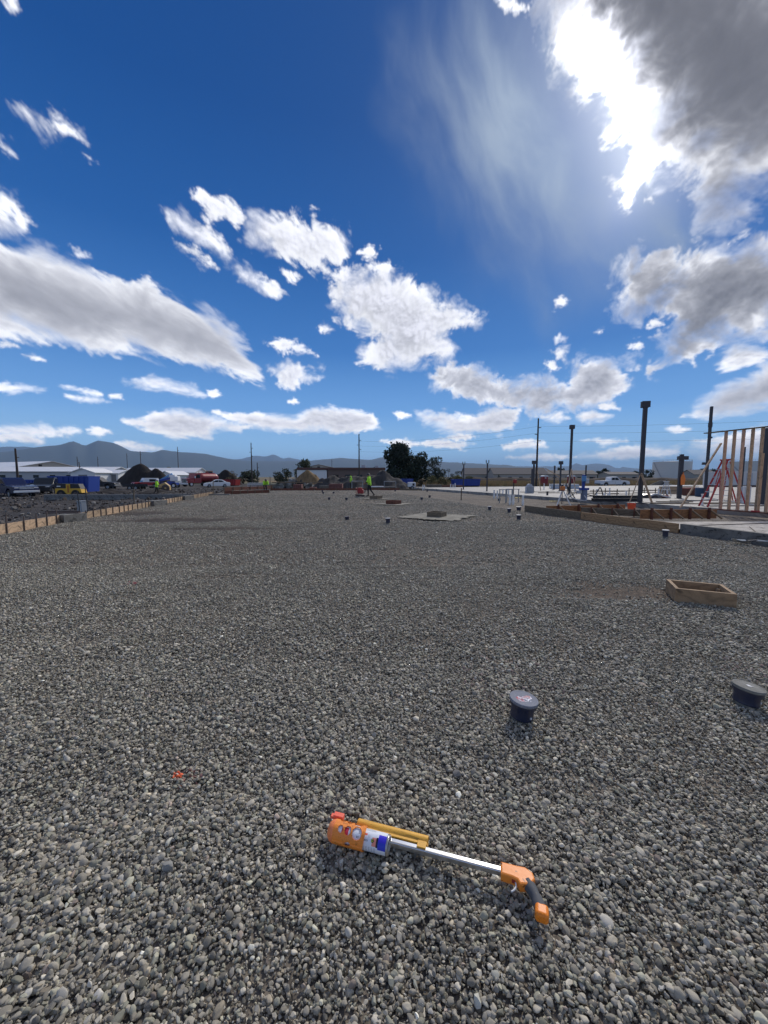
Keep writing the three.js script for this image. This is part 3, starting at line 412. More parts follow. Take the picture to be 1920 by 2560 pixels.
// capped drain stubs
function disc(r, y, th, dishes) { return new THREE.LatheGeometry([[.0004, y - dishes], [r * .86, y - dishes], [r * .92, y], [r * .985, y], [r, y - .004], [r, y - th], [r * .9, y - th - .004]].map(([a, b]) => new THREE.Vector2(a, b)), 48); }
function stub(name, label, [x, z], tilt, lidMat, h = .13, r = .086, sub = true) {
  const t = thing(name, label, 'pipe stub', [x, padHeight(x, z) - .03, z], 0); t.rotation.set(...tilt);
  const lid = part(t, 'lid', disc(r, h + .03, .018, .003), lidMat);
  part(t, 'collar', new THREE.LatheGeometry([[r * .96, h + .01], [r * .93, h - .012], [r * .80, h - .03], [r * .79, h * .42], [r * .815, h * .40], [r * .815, h * .32], [r * .74, h * .3]].map(([a, b]) => new THREE.Vector2(a, b)), 40), M.capNavy);
  part(t, 'pipe', new THREE.LatheGeometry([[r * .72, h * .5], [r * .72, -.12]].map(([a, b]) => new THREE.Vector2(a, b)), 32), M.pipeGrey);
  if (sub) part(t, 'clamp_screw', new THREE.SphereGeometry(.008, 12, 8).translate(r * .79 * Math.sin(.5), h * .5, r * .79 * Math.cos(.5)), M.offWhite);
  return [t, lid];
}
{ const cv = document.createElement('canvas'); cv.width = cv.height = 256; const c = cv.getContext('2d'), q = rng(4); c.fillStyle = '#7b7f8a'; c.fillRect(0, 0, 256, 256); for (let i = 0; i < 500; i++) { const k = 108 + q() * 45; c.fillStyle = `rgb(${k},${k + 2},${k + 6})`; c.fillRect(q() * 256, q() * 256, 3 + q() * 8, 2 + q() * 3); }
  const blot = (x, y, w, h, n, cols) => { for (let i = 0; i < n; i++) { c.fillStyle = cols[Math.floor(q() * cols.length)]; c.beginPath(); c.ellipse(x + (q() - .5) * w, y + (q() - .5) * h, 3 + q() * 10, 2 + q() * 6, q() * 3, 0, 7); c.fill(); } };
  blot(95, 120, 70, 60, 45, ['#b8646a', '#c77a7e', '#a85058']); blot(165, 150, 70, 50, 35, ['#b5868a', '#c79a9a']); blot(130, 120, 120, 80, 26, ['#c8c8d0', '#b8b8c2']); c.strokeStyle = '#f1f1f5'; c.lineWidth = 8; c.beginPath(); c.moveTo(150, 90); c.lineTo(165, 118); c.lineTo(200, 140); c.lineTo(196, 165); c.stroke(); c.beginPath(); c.moveTo(80, 150); c.lineTo(120, 132); c.lineTo(160, 112); c.stroke();
  const tx = new THREE.CanvasTexture(cv); tx.colorSpace = THREE.SRGBColorSpace; const lidM = new THREE.MeshStandardMaterial({ map: tx, roughness: .85 });
  const [t, lid] = stub('pipe_stub', 'navy pipe stub with grey lid splashed with pink and white paint', [0.862, -2.305], [.03, 0, -.09], lidM); const p = lid.geometry.attributes.position, uv = lid.geometry.attributes.uv; for (let i = 0; i < p.count; i++) uv.setXY(i, .5 + p.getX(i) / .18, .5 + p.getZ(i) / .18);
  const dusty = mat('dustyLid', [.30, .295, .27], .9, { map: mottle });
  const [t2, l2] = stub('pipe_stub', 'navy pipe stub with dusty grey lid beside an edge of the gravel', [2.393, -2.434], [.05, .4, -.13], dusty, .12, .086); t2.userData.label = 'navy pipe stub with dusty grey lid and a bright torn spot'; part(l2, 'torn_spot', new THREE.ShapeGeometry(new THREE.Shape([[0, 0], [.012, .02], [.03, .012], [.026, -.004], [.04, -.012], [.012, -.008]].map(([x, y]) => new THREE.Vector2(x, y)))).rotateX(-Math.PI / 2).translate(-.006, .1485, 0), M.white); }
const plainLid = mat('paleLid', [.5, .5, .5], .6), darkLid = mat('darkLid', [.12, .12, .13], .6);
stub('pipe_stub', 'short navy and white pipe stub standing beside the brown form board', [6.929, -9.414], [0, 0, 0], plainLid, .19, .075, false);
for (const [u, ...p] of [[1, -1.309, -13.655], [2, 0.129, -12.357], [3, 4.752, -13.526], [4, 6.129, -17.486], [5, 5.308, -16.295], [6, 4.801, -17.486]]) {
  const lab = { 1: 'small dark pipe stub alone on open gravel between drag marks', 2: 'small navy pipe stub beside the sand pad of the wooden column box', 3: 'black pipe stub with pale lid standing in front of white risers', 4: 'widest black cupped pipe stub below the white risers', 5: 'black pipe stub on a white riser', 6: 'black pipe stub on a short white base, farthest from the gray form board' }[u];
  stub('pipe_stub', lab, p, [0, 0, u === 1 ? .1 : .03], u === 1 ? darkLid : plainLid, u === 1 ? .11 : .17, u === 4 ? .12 : .085, false);
}
for (const [x, z, lab] of [[-6.133, -38.452, 'small dark pipe stub just inside the far red forms'], [-5.474, -34.761, 'small dark pipe stub next to the one inside the far red forms'], [-4.538, -34.761, 'small dark pipe stub between the far pair and the plate compactor'], [-3.569, -25.105, 'small dark pipe stub in line with the plate compactor, away from it'], [-2.449, -25.105, 'small dark pipe stub close in front of the plate compactor'], [2.492, -25.549, 'small dark pipe stub midway between walking person and slender stake'], [3.313, -28.027, 'small dark pipe stub a step nearer the slender stake'], [1.177, -40.606, 'small dark pipe stub by the footing form behind the walking person'], [4.418, -39.5, 'small dark pipe stub where slab corner and gravel meet'], [7.251, -24.261, 'small dark pipe stub at the foot of the white risers']]) stub('small_pipe_stub', lab, [x, z], [0, 0, 0], darkLid, .16, .1, false);
// wooden column boxes: four boards each
function boardBox(label, [x, z], turn, w, d, h, m1, m2, cleats, corner) {
  const t = thing('column_box', label, 'form box', [x, padHeight(x, z) - .01, z], turn), th = .038;
  part(t, 'board', box(w, h, th, 0, h / 2, d / 2 - th / 2, .003), m2); part(t, 'board', box(w, h * .985, th, 0, h * .985 / 2, -d / 2 + th / 2, .003), m1);
  part(t, 'board', box(th, h * 1.01, d - 2 * th - .002, -w / 2 + th / 2, h * 1.01 / 2, 0, .003), m1); part(t, 'board', box(th, h * .99, d - 2 * th - .002, w / 2 - th / 2, h * .99 / 2, 0, .003), m1);
  if (cleats) for (const s of [-1, 1]) part(t, 'cleat', box(.035, h * .7, .06, s * (w / 2 - th - .019), h * .36, -d / 2 + th + .032, .003), M.tanWood);
  return t;
}
{ const a = [3.512, -4.544], b = [4.036, -4.302], dx = b[0] - a[0], dz = b[1] - a[1], turn = -Math.atan2(dz, dx), w = Math.hypot(dx, dz), d = .48, nx = dz / w, nz = -dx / w;
  boardBox('weathered open wooden box of four boards with dark front standing on gravel', [(a[0] + b[0]) / 2 + nx * d / 2, (a[1] + b[1]) / 2 + nz * d / 2], turn, w, d, .165, M.boxWood, M.boxWood, true); }
const sand = mat('padSand', [.34, .315, .26], .95, { map: mottle, bumpMap: roughBump, bumpScale: .01 });
function pad([x, z], r, lab2, m, h, w, turn) {
  const s = new THREE.Shape(), q = rng(Math.round(x * 100 + 900)); for (let i = 0; i < 90; i++) { const a = i / 90 * 6.2832, k = r / (Math.abs(Math.cos(a)) + Math.abs(Math.sin(a))) * (1 + (q() - .5) * .16 + fbm(Math.cos(a) * 2, x, Math.sin(a) * 2, 3) * .35); i ? s.lineTo(Math.cos(a) * k, Math.sin(a) * k) : s.moveTo(Math.cos(a) * k, Math.sin(a) * k); }
  const g = new THREE.ShapeGeometry(s); g.rotateX(-Math.PI / 2); g.rotateY(R(12)); g.translate(x, .034, z); const p = g.attributes.position, uv = g.attributes.uv; for (let i = 0; i < p.count; i++) uv.setXY(i, p.getX(i) / 1.4, p.getZ(i) / 1.4);
  structure('sand_pad', g, sand);
  const t = boardBox(lab2, [x, z], turn, w, w, h, m, m, false); t.position.y = .03; }
pad([1.972, -14.339], 1.5, 'grey brown wooden column box on a broad diamond of sand', M.oldWood, .18, .56, R(-30));
pad([0.525, -21.07], 1.1, 'red brown wooden column box on a thin sand patch', M.redForm, .2, .62, R(-32));
pad([-0.54, -26.009], .95, 'weathered wooden column box beside the walking worker', M.oldWood, .2, .62, R(-34));
// loose fist-sized stones
{ const q = rng(21); for (const [x, z, s, c] of [[-0.049, -1.828, .055, [.06, .05, .042]], [0.373, -1.847, .05, [.16, .155, .145]], [-0.823, -1.341, .045, [.24, .235, .215]]]) { const pts = []; for (let i = 0; i < 22; i++) pts.push(new THREE.Vector3(q() - .5, (q() - .5) * .8, q() - .5).normalize().multiplyScalar(.46 + q() * .06)); const g = toCreasedNormals(new ConvexGeometry(pts), R(50)); g.scale(s, s * .75, s * .9); single('stone', c[0] < .1 ? 'dark crusty dirt clod lying among the pebbles' : c[0] < .2 ? 'large grey angular stone among smaller pebbles' : 'large pale stone among darker pebbles', 'stone', g, mat('stone' + Math.round(c[0] * 100), c, .9, { bumpMap: roughBump, bumpScale: .003 }), [x, padHeight(x, z) + s * .2, z]); } }
// ---------------------------------------------------------------- forms, walls and gear around the pad
const AX = new THREE.Vector3(-.2, 0, -1).normalize();
function formRun(label, z0, z1, edge, h, m, name = 'form_boards', stakes = .55, y0 = -.06, side = 1, stakeUp = .16, stakeMat = M.rustSteel) {
  const x0 = edge(z0), x1 = edge(z1), L = Math.hypot(x1 - x0, z1 - z0), turn = Math.atan2(-(z1 - z0), x1 - x0), t = thing(name, label, 'formwork', [x0, 0, z0], turn), n = Math.max(1, Math.round(L / 2.44)), q = rng(Math.round(z0 * 31 + 999));
  for (let i = 0; i < n; i++) { const l = L / n - .004; part(t, 'board', box(l, h, .038, (i + .5) * L / n, y0 + h / 2 + (q() - .5) * .012, 0, .002), Array.isArray(m) ? m[i % m.length] : m); }
  if (stakes) for (let s = .12; s < L; s += stakes * (.75 + q() * .5)) part(t, 'stake', box(.024, h + stakeUp * (.4 + q()), .024, s, y0 + h / 2 + stakeUp * .35, side * .034), stakeMat);
  return t;
}
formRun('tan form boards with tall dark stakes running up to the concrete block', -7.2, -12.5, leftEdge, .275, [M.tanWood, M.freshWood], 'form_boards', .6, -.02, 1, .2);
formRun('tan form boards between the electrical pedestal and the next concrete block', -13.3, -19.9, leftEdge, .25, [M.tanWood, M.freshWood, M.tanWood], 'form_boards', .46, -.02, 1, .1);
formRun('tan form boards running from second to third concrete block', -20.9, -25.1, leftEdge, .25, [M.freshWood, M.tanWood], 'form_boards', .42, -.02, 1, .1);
formRun('tan form boards beyond the third concrete block', -26, -33.5, leftEdge, .25, [M.tanWood], 'form_boards', .42, -.02, 1, .2);
for (const [z, l, lab] of [[-12.9, .8, 'grey concrete block in the form line beside the electrical pedestal'], [-20.4, .95, 'grey concrete block second along the tan form line'], [-25.5, .9, 'grey concrete block third along the tan form line']])
  single('concrete_block', lab, 'block', [box(l * .55, .29, l, 0, .14, 0, .008)], M.concrete, [leftEdge(z) + .12, -.02, z], R(-11));
single('concrete_wall', 'long low grey concrete stem wall standing in the churned dirt', 'wall', box(14.5, .75, .25, 0, 0, 0, .01), M.wallConcrete, [(-24.058 + -15.548) / 2 - .2, -.28, -31.5], R(4));
{ const z = -14.4, x = -11.3, t = thing('electrical_pedestal', 'tall narrow grey electrical pedestal with dark side and red foot', 'utility pedestal', [x, LOT - .1, z], R(-18));
  part(t, 'cabinet', prism([[-.14, .28], [-.11, 1.18], [.09, 1.18], [.14, .28]], .2, .01), M.galvanised); part(t, 'door', prism([[.01, .34], [.02, 1.1], [.085, 1.1], [.125, .34]], .012).translate(0, 0, .107), mat('pedestalDoor', [.42, .47, .52], .5)); part(t, 'foot', box(.2, .32, .18, -.04, .15, 0), M.redForm); part(t, 'cap', box(.24, .03, .24, -.01, 1.2, 0, .004), M.galvanised); }
for (const [k, dx] of [[0, .25], [1, .55]]) single('cable_conduit', k ? 'black flexible conduit with the wider bend beside the pedestal' : 'black flexible conduit curving down next to the pedestal door', 'conduit', tube([[0, 1.0 + k * .1, 0], [.04, .6, .02], [.06, .25, .05], [-.02, .06, .2], [-.2, 0, .35]], .016, 30, 8), M.black, [-11.45 + dx, .0, -14.1]);
single('steel_angle', 'rusty steel angle lying across the concrete block', 'steel angle', [box(1.1, .03, .12, 0, .015, 0), box(1.1, .06, .02, 0, .045, -.05)], M.rustSteel, [-10.9, .275, -13.0], R(8));
// slender posts
function post(label, x, z, h, r = .035) { const t = thing('survey_post', label, 'post', [x, -.1, z]); part(t, 'shaft', cyl(r, r, h + .1, 10, 0, (h + .1) / 2, 0), M.oldWood); part(t, 'cap', cyl(r * 1.2, r * 1.2, .03, 10, 0, h + .11, 0), M.oldWood); }
post('slender grey post standing before the grey stem wall', -13.271, -20.471, .8); post('slender grey post where the tan form line ends', -14.642, -33.169, 1.3); post('slender grey post beside the bending worker', -11.941, -40.606, 1.5); post('slender grey stake alone on the far gravel', 5.027, -25.105, .75);
// far red-brown forms
function lowForm(label, a, b, h, m, n, y = 0) { const L = Math.hypot(b[0] - a[0], b[1] - a[1]), t = thing('footing_form', label, 'formwork', [a[0], y, a[1]], Math.atan2(-(b[1] - a[1]), b[0] - a[0])); for (let i = 0; i < n; i++) part(t, 'board', box(L / n - .01, h, .05, (i + .5) * L / n, h / 2 - .04, 0), m); for (let i = 0; i <= n * 2; i++) part(t, 'stake', box(.045, h + .22, .045, i * L / n / 2, h / 2, .055), M.oldWood); return t; }
lowForm('red brown footing form closing the far side of the gravel', [-12.647, -43.016], [1.836, -44.33], .26, M.redForm, 6); lowForm('red brown footing form with pale stakes in front of the bending worker', [-13.748, -33.169], [-10.893, -36.514], .32, M.redForm, 3);
lowForm('red brown footing form set back behind the bending worker', [-17.302, -41.776], [-14.632, -50.502], .4, M.redForm, 3); lowForm('dark footing form meeting the slab corner', [1.836, -44.33], [4.542, -43.016], .2, M.oldWood, 2);
single('long_rail', 'long thin grey pipe lying above the far red forms', 'pipe', rod([-13.02, 0.86, -45], [-7.081, 0.867, -44.5], .05), M.oldWood); 
// the strip of forms beside the slab
formRun('grey weathered form board with straight top beside the level tripod', -13.7, -16.95, formEdge, .30, M.oldWood, 'form_boards', 0, -.05, 1);
formRun('orange brown form board along the gravel edge', -10.25, -13.68, formEdge, .31, M.formWood, 'form_boards', 0, -.05, 1);
{ const z0 = -3.2, z1 = -10.22, L = Math.hypot(formEdge(z1) - formEdge(z0), z1 - z0); single('curb_wall', 'grey concrete curb wall continuing the line of the orange form board', 'wall', box(L, .4, .16, 0, 0, 0, .006), M.concrete, [(formEdge(z0) + formEdge(z1)) / 2 + .07, .06, (z0 + z1) / 2], Math.atan2(-(z1 - z0), formEdge(z1) - formEdge(z0))); }
{ const s = new THREE.Shape([[formEdge(-3) + .1, 3], [formEdge(-12) + .1, 12], [slabEdge(-12.2) + .65, 12.2], [slabEdge(-10.2) + .95, 10.2], [26, 6], [26, 3]].map(([x, y]) => new THREE.Vector2(x, y))), g = new THREE.ShapeGeometry(s); g.rotateX(-Math.PI / 2); g.translate(0, .1, 0); const p = g.attributes.position, uv = g.attributes.uv; for (let i = 0; i < p.count; i++) uv.setXY(i, p.getX(i) / 1.6, p.getZ(i) / 1.6); structure('rough_slab', g, M.rawSlab); }
for (const [a, b, lab] of [[[8.765, -10.975], [12.63, -11.756], 'long thin dark rebar lying across the rough slab'], [[10.22, -10.709], [9.093, -9.277], 'short dark rebar lying on the rough slab']]) single('rebar', lab, 'rebar', rod([a[0], .112, a[1]], [b[0], .112, b[1]], .011), M.rustSteel);
function braced(label, a, b, h, m, n, y0, braceDir) {
  const L = Math.hypot(b[0] - a[0], b[1] - a[1]), t = thing('braced_form', label, 'formwork', [a[0], y0, a[1]], Math.atan2(-(b[1] - a[1]), b[0] - a[0])); const nb = Math.max(1, Math.round(L / 2.6));
  for (let i = 0; i < nb; i++) part(t, 'board', box(L / nb - .006, h, .038, (i + .5) * L / nb, h / 2, 0, .002), i % 2 ? M.formWood : m);
  for (let i = 0; i < n; i++) { const x = (i + .6) * L / n; const s = part(t, 'stake', box(.04, h + .08, .085, x - .05, h / 2 + .02, .065), M.redForm); part(s, 'brace', bar([x, h - .03, .07], [x + .2, .02, .30], .075, .025), M.tanWood); }
  return t;
}
braced('brown braced form along the slab with three braces next to the bare concrete', [8.583, -12.868], [11.238, -12.993], .31, M.orangeForm, 4, .1);
braced('brown braced form farther along the strip beside the orange bucket', [6.627, -15.721], [10.304, -16.451], .3, M.orangeForm, 4, .02);
braced('grey brown braced form crossing the middle of the strip', [7.963, -15.548], [9.707, -14.291], .26, M.oldWood, 3, .02);
single('bucket', 'bright orange plastic bucket standing among the braced forms', 'bucket', new THREE.LatheGeometry([[.0005, .01], [.12, .01], [.125, 0], [.128, .02], [.15, .34], [.158, .34], [.158, .36], [.148, .36], [.12, .02]].map(([a, b]) => new THREE.Vector2(a, b)), 32), M.bucket, (([x, z]) => [x, .06, z])([10.112, -15.721]));
{ const [x, z] = [7.965, -8.458]; const t = thing('shovel', 'shovel with bright steel blade lying against the concrete curb', 'shovel', [x - .1, .03, z + .02], R(-20));
  const g = new THREE.PlaneGeometry(.26, .3, 8, 8), p = g.attributes.position; for (let i = 0; i < p.count; i++) { const u = p.getX(i) / .13, v = p.getY(i) / .15; p.setXYZ(i, p.getY(i) * 1 - .0, .03 + .05 * u * u + (v < 0 ? .05 * v * v : 0), p.getX(i) * (v < -.2 ? Math.sqrt(Math.max(0.02, 1 - ((-v - .2) / .8) ** 2)) : 1)); } g.computeVertexNormals(); const gg = mergeGeometries([g, g.clone().translate(0, -.004, 0)]); part(t, 'blade', gg, mat('blade', [.45, .47, .47], .4, { metalness: .8 })); part(t, 'socket', rod([.14, .06, 0], [.3, .09, 0], .022, .018), M.steel); part(t, 'handle', rod([.28, .085, 0], [1.45, .04, .05], .018), M.offWhite); }
// stud wall
{ const S0 = [13.2, -15.1], st = .3, dir = [.23, .973], n = 14, h = 3.0, t = thing('stud_wall', 'open stud wall of pale new lumber standing on the slab edge', 'stud wall', [S0[0], SLAB, S0[1]], Math.atan2(-dir[1], dir[0])), q = rng(9);
  part(t, 'bottom_plate', box(n * st, .038, .14, (n - 1) * st / 2, .02, 0), M.redForm); part(t, 'top_plate', box(n * st + .7, .038, .14, (n - 1) * st / 2 - .3, h + .06, 0), M.oldWood);
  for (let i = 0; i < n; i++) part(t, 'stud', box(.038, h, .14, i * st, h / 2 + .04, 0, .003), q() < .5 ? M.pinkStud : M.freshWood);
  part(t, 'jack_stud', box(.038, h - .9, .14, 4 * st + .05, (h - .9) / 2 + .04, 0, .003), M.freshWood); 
  for (const i of [4, 9]) part(t, 'anchor_block', box(.16, .05, .2, i * st, .065, .03), M.ladder); }
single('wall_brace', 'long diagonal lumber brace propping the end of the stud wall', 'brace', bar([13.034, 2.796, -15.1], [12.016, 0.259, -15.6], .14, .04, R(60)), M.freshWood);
function stepLadder(label, [x, z], turn, h, spread) {
  const t = thing('step_ladder', label, 'step ladder', [x, SLAB, z], turn, undefined);
  for (const s of [-1, 1]) { part(t, 'rail', bar([-spread, 0, s * .3], [-.04, h, s * .17], .065, .03), M.ladder); part(t, 'rear_leg', bar([spread, 0, s * .27], [.05, h - .04, s * .17], .05, .025), M.ladder); }
  for (let k = 1; k < 6; k++) { const f = k / 6.2; part(t, 'step', box(.09, .03, 2 * lerp(.3, .17, f), lerp(-spread, -.04, f), f * h, 0), M.offWhite); if (k % 2) part(t, 'rear_bar', box(.03, .04, 2 * lerp(.27, .17, f), lerp(spread, .05, f), f * h, 0), M.offWhite); }
  part(t, 'top_cap', box(.24, .07, .42, 0, h + .03, 0, .01), M.ladder); return t; }
stepLadder('red step ladder straddling wide behind the stud wall', [14.771, -16.8], R(-10), 2.0, .75); stepLadder('smaller red step ladder farther back on the slab', [19.253, -22], R(70), 1.7, .55);
// steel columns
function column(label, x, z, h, w, head, y = SLAB, m = M.steel) {
  const t = thing('steel_column', label, 'column', [x, y, z], R(-13)); part(t, 'shaft', box(w, h, w, 0, h / 2, 0, .008), m); part(t, 'base_plate', box(w * 1.7, .025, w * 1.7, 0, .0125, 0), m);
  if (head === 'box') { part(t, 'saddle', box(.36, .3, .03, 0, h + .1, .1), m); part(t, 'saddle', box(.36, .3, .03, 0, h + .1, -.1), m); part(t, 'side_plate', box(.03, .26, .17, -.17, h + .1, 0), m); part(t, 'seat_plate', box(.3, .03, .17, .02, h + .015, 0), m); }
  if (head === 'fork') for (const s of [-1, 1]) part(t, 'saddle', box(.07, .3, .2, s * .11, h + .1, 0), m);
  if (head === 'tee') { part(t, 'seat_plate', box(.5, .22, .28, .06, h - .02, 0, .005), m); part(t, 'bracket', box(.16, .14, .2, 0, h + .13, 0), m); }
  return t; }
{ const c = column('tall dark steel column with boxed head braced by two tan props', 12.873, -19.4, 4.75, .17, 'box'); }
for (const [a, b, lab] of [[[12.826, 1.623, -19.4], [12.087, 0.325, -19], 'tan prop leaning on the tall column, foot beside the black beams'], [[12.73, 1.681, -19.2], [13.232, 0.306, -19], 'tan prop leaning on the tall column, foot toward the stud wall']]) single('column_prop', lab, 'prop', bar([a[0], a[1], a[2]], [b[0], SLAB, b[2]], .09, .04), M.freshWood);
column('tall slim steel column with boxed head beyond the orange level', 14.204, -29.6, 4.95, .16, 'box');
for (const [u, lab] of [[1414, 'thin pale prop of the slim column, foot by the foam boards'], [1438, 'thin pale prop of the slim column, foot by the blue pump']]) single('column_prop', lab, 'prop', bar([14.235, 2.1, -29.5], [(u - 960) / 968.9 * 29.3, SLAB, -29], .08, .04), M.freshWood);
column('short steel column with boxed head beside the utility pole', 13.509, -35, 2.5, .15, 'box'); column('short plain steel column standing against its boxed neighbour', 12.83, -33.6, 2.0, .13, '');
column('short bare steel column between the utility pole and the portable toilets', 17.585, -40, 2.45, .14, ''); column('short steel column with boxed head and a leaning prop', 16.384, -36, 2.5, .14, 'box'); single('column_prop', 'pale prop leaning on the short boxed column', 'prop', bar([16.347 - .05, 1.5, -35.9], [16.012 - .9, 2.3, -36.4], .07, .04), M.freshWood);
single('column_prop', 'pale prop leaning beside the utility pole', 'prop', bar([14.624, 2.1, -37], [14.93, SLAB, -36.8], .07, .04), M.freshWood);
column('short dark column with forked head beyond the white risers', 9.319, -35, 2.55, .12, 'fork'); column('short dark column with forked head at the slab corner by the rubble', 8.215, -40, 2.6, .12, 'fork');
{ const t = column('thick dark steel column with tee head carrying an orange cloth', 17.894, -23.4, 2.45, .2, 'tee'); const c = thing('orange_cloth', 'bright orange safety vest hung on the thick tee column', 'vest', [17.813 + .1, SLAB + 1.15, -23.2]); part(c, 'panel', prism([[-.1, -.32], [-.13, .1], [-.06, .3], [.05, .26], [.12, .0], [.09, -.3]], .05, .012), M.orange); part(c, 'strap', box(.04, .2, .03, .03, .32, -.05), M.orange); }
{ const D = 25, t = column('tallest dark steel column with a clip halfway, next to the stud wall', 20.795, -25, 5.75, .14, ''); part(t, 'clip', box(.3, .16, .1, -.14, 2.15, 0), M.steel); part(t, 'clip', box(.1, .1, .1, .1, 3.8, 0), M.steel); part(t, 'splice', box(.17, .3, .17, 0, 4.6, 0), M.steel); }
column('dark steel column seen between the studs', 19.353, -21, 2.9, .15, ''); column('dark steel column close behind the stud wall', 18.099, -18.5, 3.6, .2, '');
// ---------------------------------------------------------------- gear on the slab
{ const [x, z] = [8.173, -17.701], h = .95, t = thing('level_tripod', 'white tripod carrying an orange laser level among the forms', 'tripod', [x, 0, z]);
  for (const a of [2.6, .45, 4.7]) part(t, 'leg', bar([.05 * Math.cos(a), h - .1, .05 * Math.sin(a)], [.47 * Math.cos(a), -.02, .47 * Math.sin(a)], .045, .03), M.white);
  part(t, 'head_plate', cyl(.08, .08, .03, 16, 0, h - .08, 0), M.steel); part(t, 'hanging_rod', rod([0, h - .1, 0], [0, .25, 0], .02), M.rustSteel);
  const l = thing('laser_level', 'orange laser level on the white tripod', 'laser level', [x, h - .065, z]); part(l, 'housing', new RoundedBoxGeometry(.19, .2, .17, 3, .03).translate(0, .1, 0), mat('levelOrange', [.6, .2, .05], .5)); part(l, 'window', cyl(.05, .05, .05, 16, 0, .225, 0), M.glass); part(l, 'handle', tube([[-.09, .15, .08], [-.1, .26, .04], [.1, .26, .04], [.09, .15, .08]], .012, 20, 6), M.black); }
{ const x = 11.397, z = -22, t = thing('pump_unit', 'blue upright pump on a grey drum with curling hoses', 'pump', [x, SLAB, z]); part(t, 'drum', cyl(.17, .18, .55, 20, 0, .275, 0), mat('drumGrey', [.17, .2, .27], .5)); part(t, 'flange', box(.44, .14, .36, -.02, .62, 0, .02), M.blue); part(t, 'column', box(.14, .85, .14, -.06, 1.0, 0, .02), M.blue); part(t, 'motor', cyl(.12, .12, .3, 16, -.06, 1.2, .05), M.bluePale); part(t, 'control_box', box(.2, .26, .12, .12, 1.06, .04, .02), M.offWhite); part(t, 'mast', cyl(.04, .04, .8, 10, .05, 1.55, 0), M.steel); part(t, 'tank', box(.26, .2, .22, -.3, .45, 0, .03), M.offWhite);
  single('hose', 'dark hose arching from the pump down to the slab', 'hose', tube([[x + .18, SLAB + .3, z], [x + .5, SLAB + .25, z + .1], [x + .75, SLAB + .55, z + .1], [x + .9, SLAB + .7, z], [x + 1.0, SLAB + .35, z + .1], [x + 1.0, SLAB + .02, z + .1]], .03, 40, 8), M.black); single('hose', 'pale hose sagging in front of the pump', 'hose', tube([[x - 1.1, SLAB + .5, z + .6], [x - 1.05, SLAB + .2, z + .65], [x - .7, SLAB + .03, z + .9], [x - .2, SLAB + .03, z + .7], [x - .1, SLAB + .25, z + .25]], .028, 40, 8), M.offWhite); }
{ const x = 10.45, z = -21.5, t = thing('folding_chair', 'black folding chair standing beside the blue pump', 'chair', [x, SLAB, z], R(-20)); part(t, 'backrest', bar([-.12, .42, 0], [-.32, .95, 0], .46, .03, R(90)), M.black); part(t, 'seat', bar([-.12, .42, 0], [.24, .46, 0], .44, .03, R(90)), M.black); for (const s of [-1, 1]) { part(t, 'leg', rod([-.2, .75, s * .22], [.24, 0, s * .22], .014), M.black); part(t, 'leg', rod([.2, .46, s * .22], [-.3, 0, s * .22], .014), M.black); } }
for (const [k, u0, u1, y, dz, lab] of [[0, 1483, 1612, .0, 0, 'front one of the black steel beams stacked flat on the slab'], [1, 1481, 1606, .17, .06, 'upper black steel beam lying on the stack'], [2, 1490, 1610, .0, -.4, 'rear black steel beam lying flat beside the stack']]) { const z = -20.4 + dz, L = (u1 - u0) * 20.4 / 965, x = (((u0 + u1) / 2) - 960) * 20.4 / 968.9; single('steel_beam', lab, 'beam', [box(L, .02, .14, 0, .01, 0), box(L, .12, .02, 0, .08, 0), box(L, .02, .14, 0, .15, 0)], M.black, [x, SLAB + y + .002, z], R(3)); }
// white plumbing risers
const riserSpots = [[7.696, -26.981, .55, 'white plumbing riser of the pair next to the forked column'], [7.92, -26.981, .52, 'white plumbing riser of the pair beside the first saw horse'], [6.795, -20.767, .5, 'white plumbing riser standing before the red panel post'], [6.968, -20.767, .48, 'white plumbing riser touching the red panel post'], [7.38, -20.471, .5, 'lone white plumbing riser beside the grey form board end'], [9.354, -30.383, .5, 'white plumbing riser behind the first saw horse'], [9.217, -28.581, .6, 'white plumbing riser behind the second saw horse'], [4.32, -43.016, .6, 'taller white riser of the pair at the slab corner'], [4.498, -43.016, .58, 'shorter white riser of the pair at the slab corner']];
for (const [x, z, h, lab] of riserSpots) { const t = thing('plumbing_riser', lab, 'pipe riser', [x, -.05, z], 0, 'white risers in the gravel'); part(t, 'pipe', cyl(.05, .05, h + .05, 14, 0, (h + .05) / 2, 0), M.pvc); part(t, 'coupling', cyl(.066, .066, .12, 14, 0, .2, 0), M.pvc); part(t, 'cap', cyl(.058, .05, .05, 14, 0, h + .06, 0), M.pvc); }
const slabRisers = [[1494, 27, .42, 'white slab riser just past the arching hose'], [1513, 23.5, .3, 'short white slab riser behind the black beams'], [1522, 23.2, .28, 'shortest white slab riser behind the black beams'], [1526, 27, .5, 'white slab riser within the stake row'], [1568, 25, .35, 'white slab riser by the foot of a column prop'], [1649, 25, .5, 'white slab riser beside the black plastic sheeting'], [1671, 24, .42, 'white slab riser next to the red power tool'], [1760, 17.6, .5, 'white slab riser beside the step ladder foot'], [1361, 40, .6, 'white slab riser below the portable toilet'], [1375, 44, .5, 'white slab riser at the end of the foam boards'], [1438, 33, .4, 'white slab riser between folding chair and slim column'], [1127, 44, .65, 'middle sized white riser of the three by the brown crates'], [1133, 44, .6, 'lowest white riser of the three by the brown crates'], [1138, 44, .75, 'tallest white riser of the three by the brown crates']];
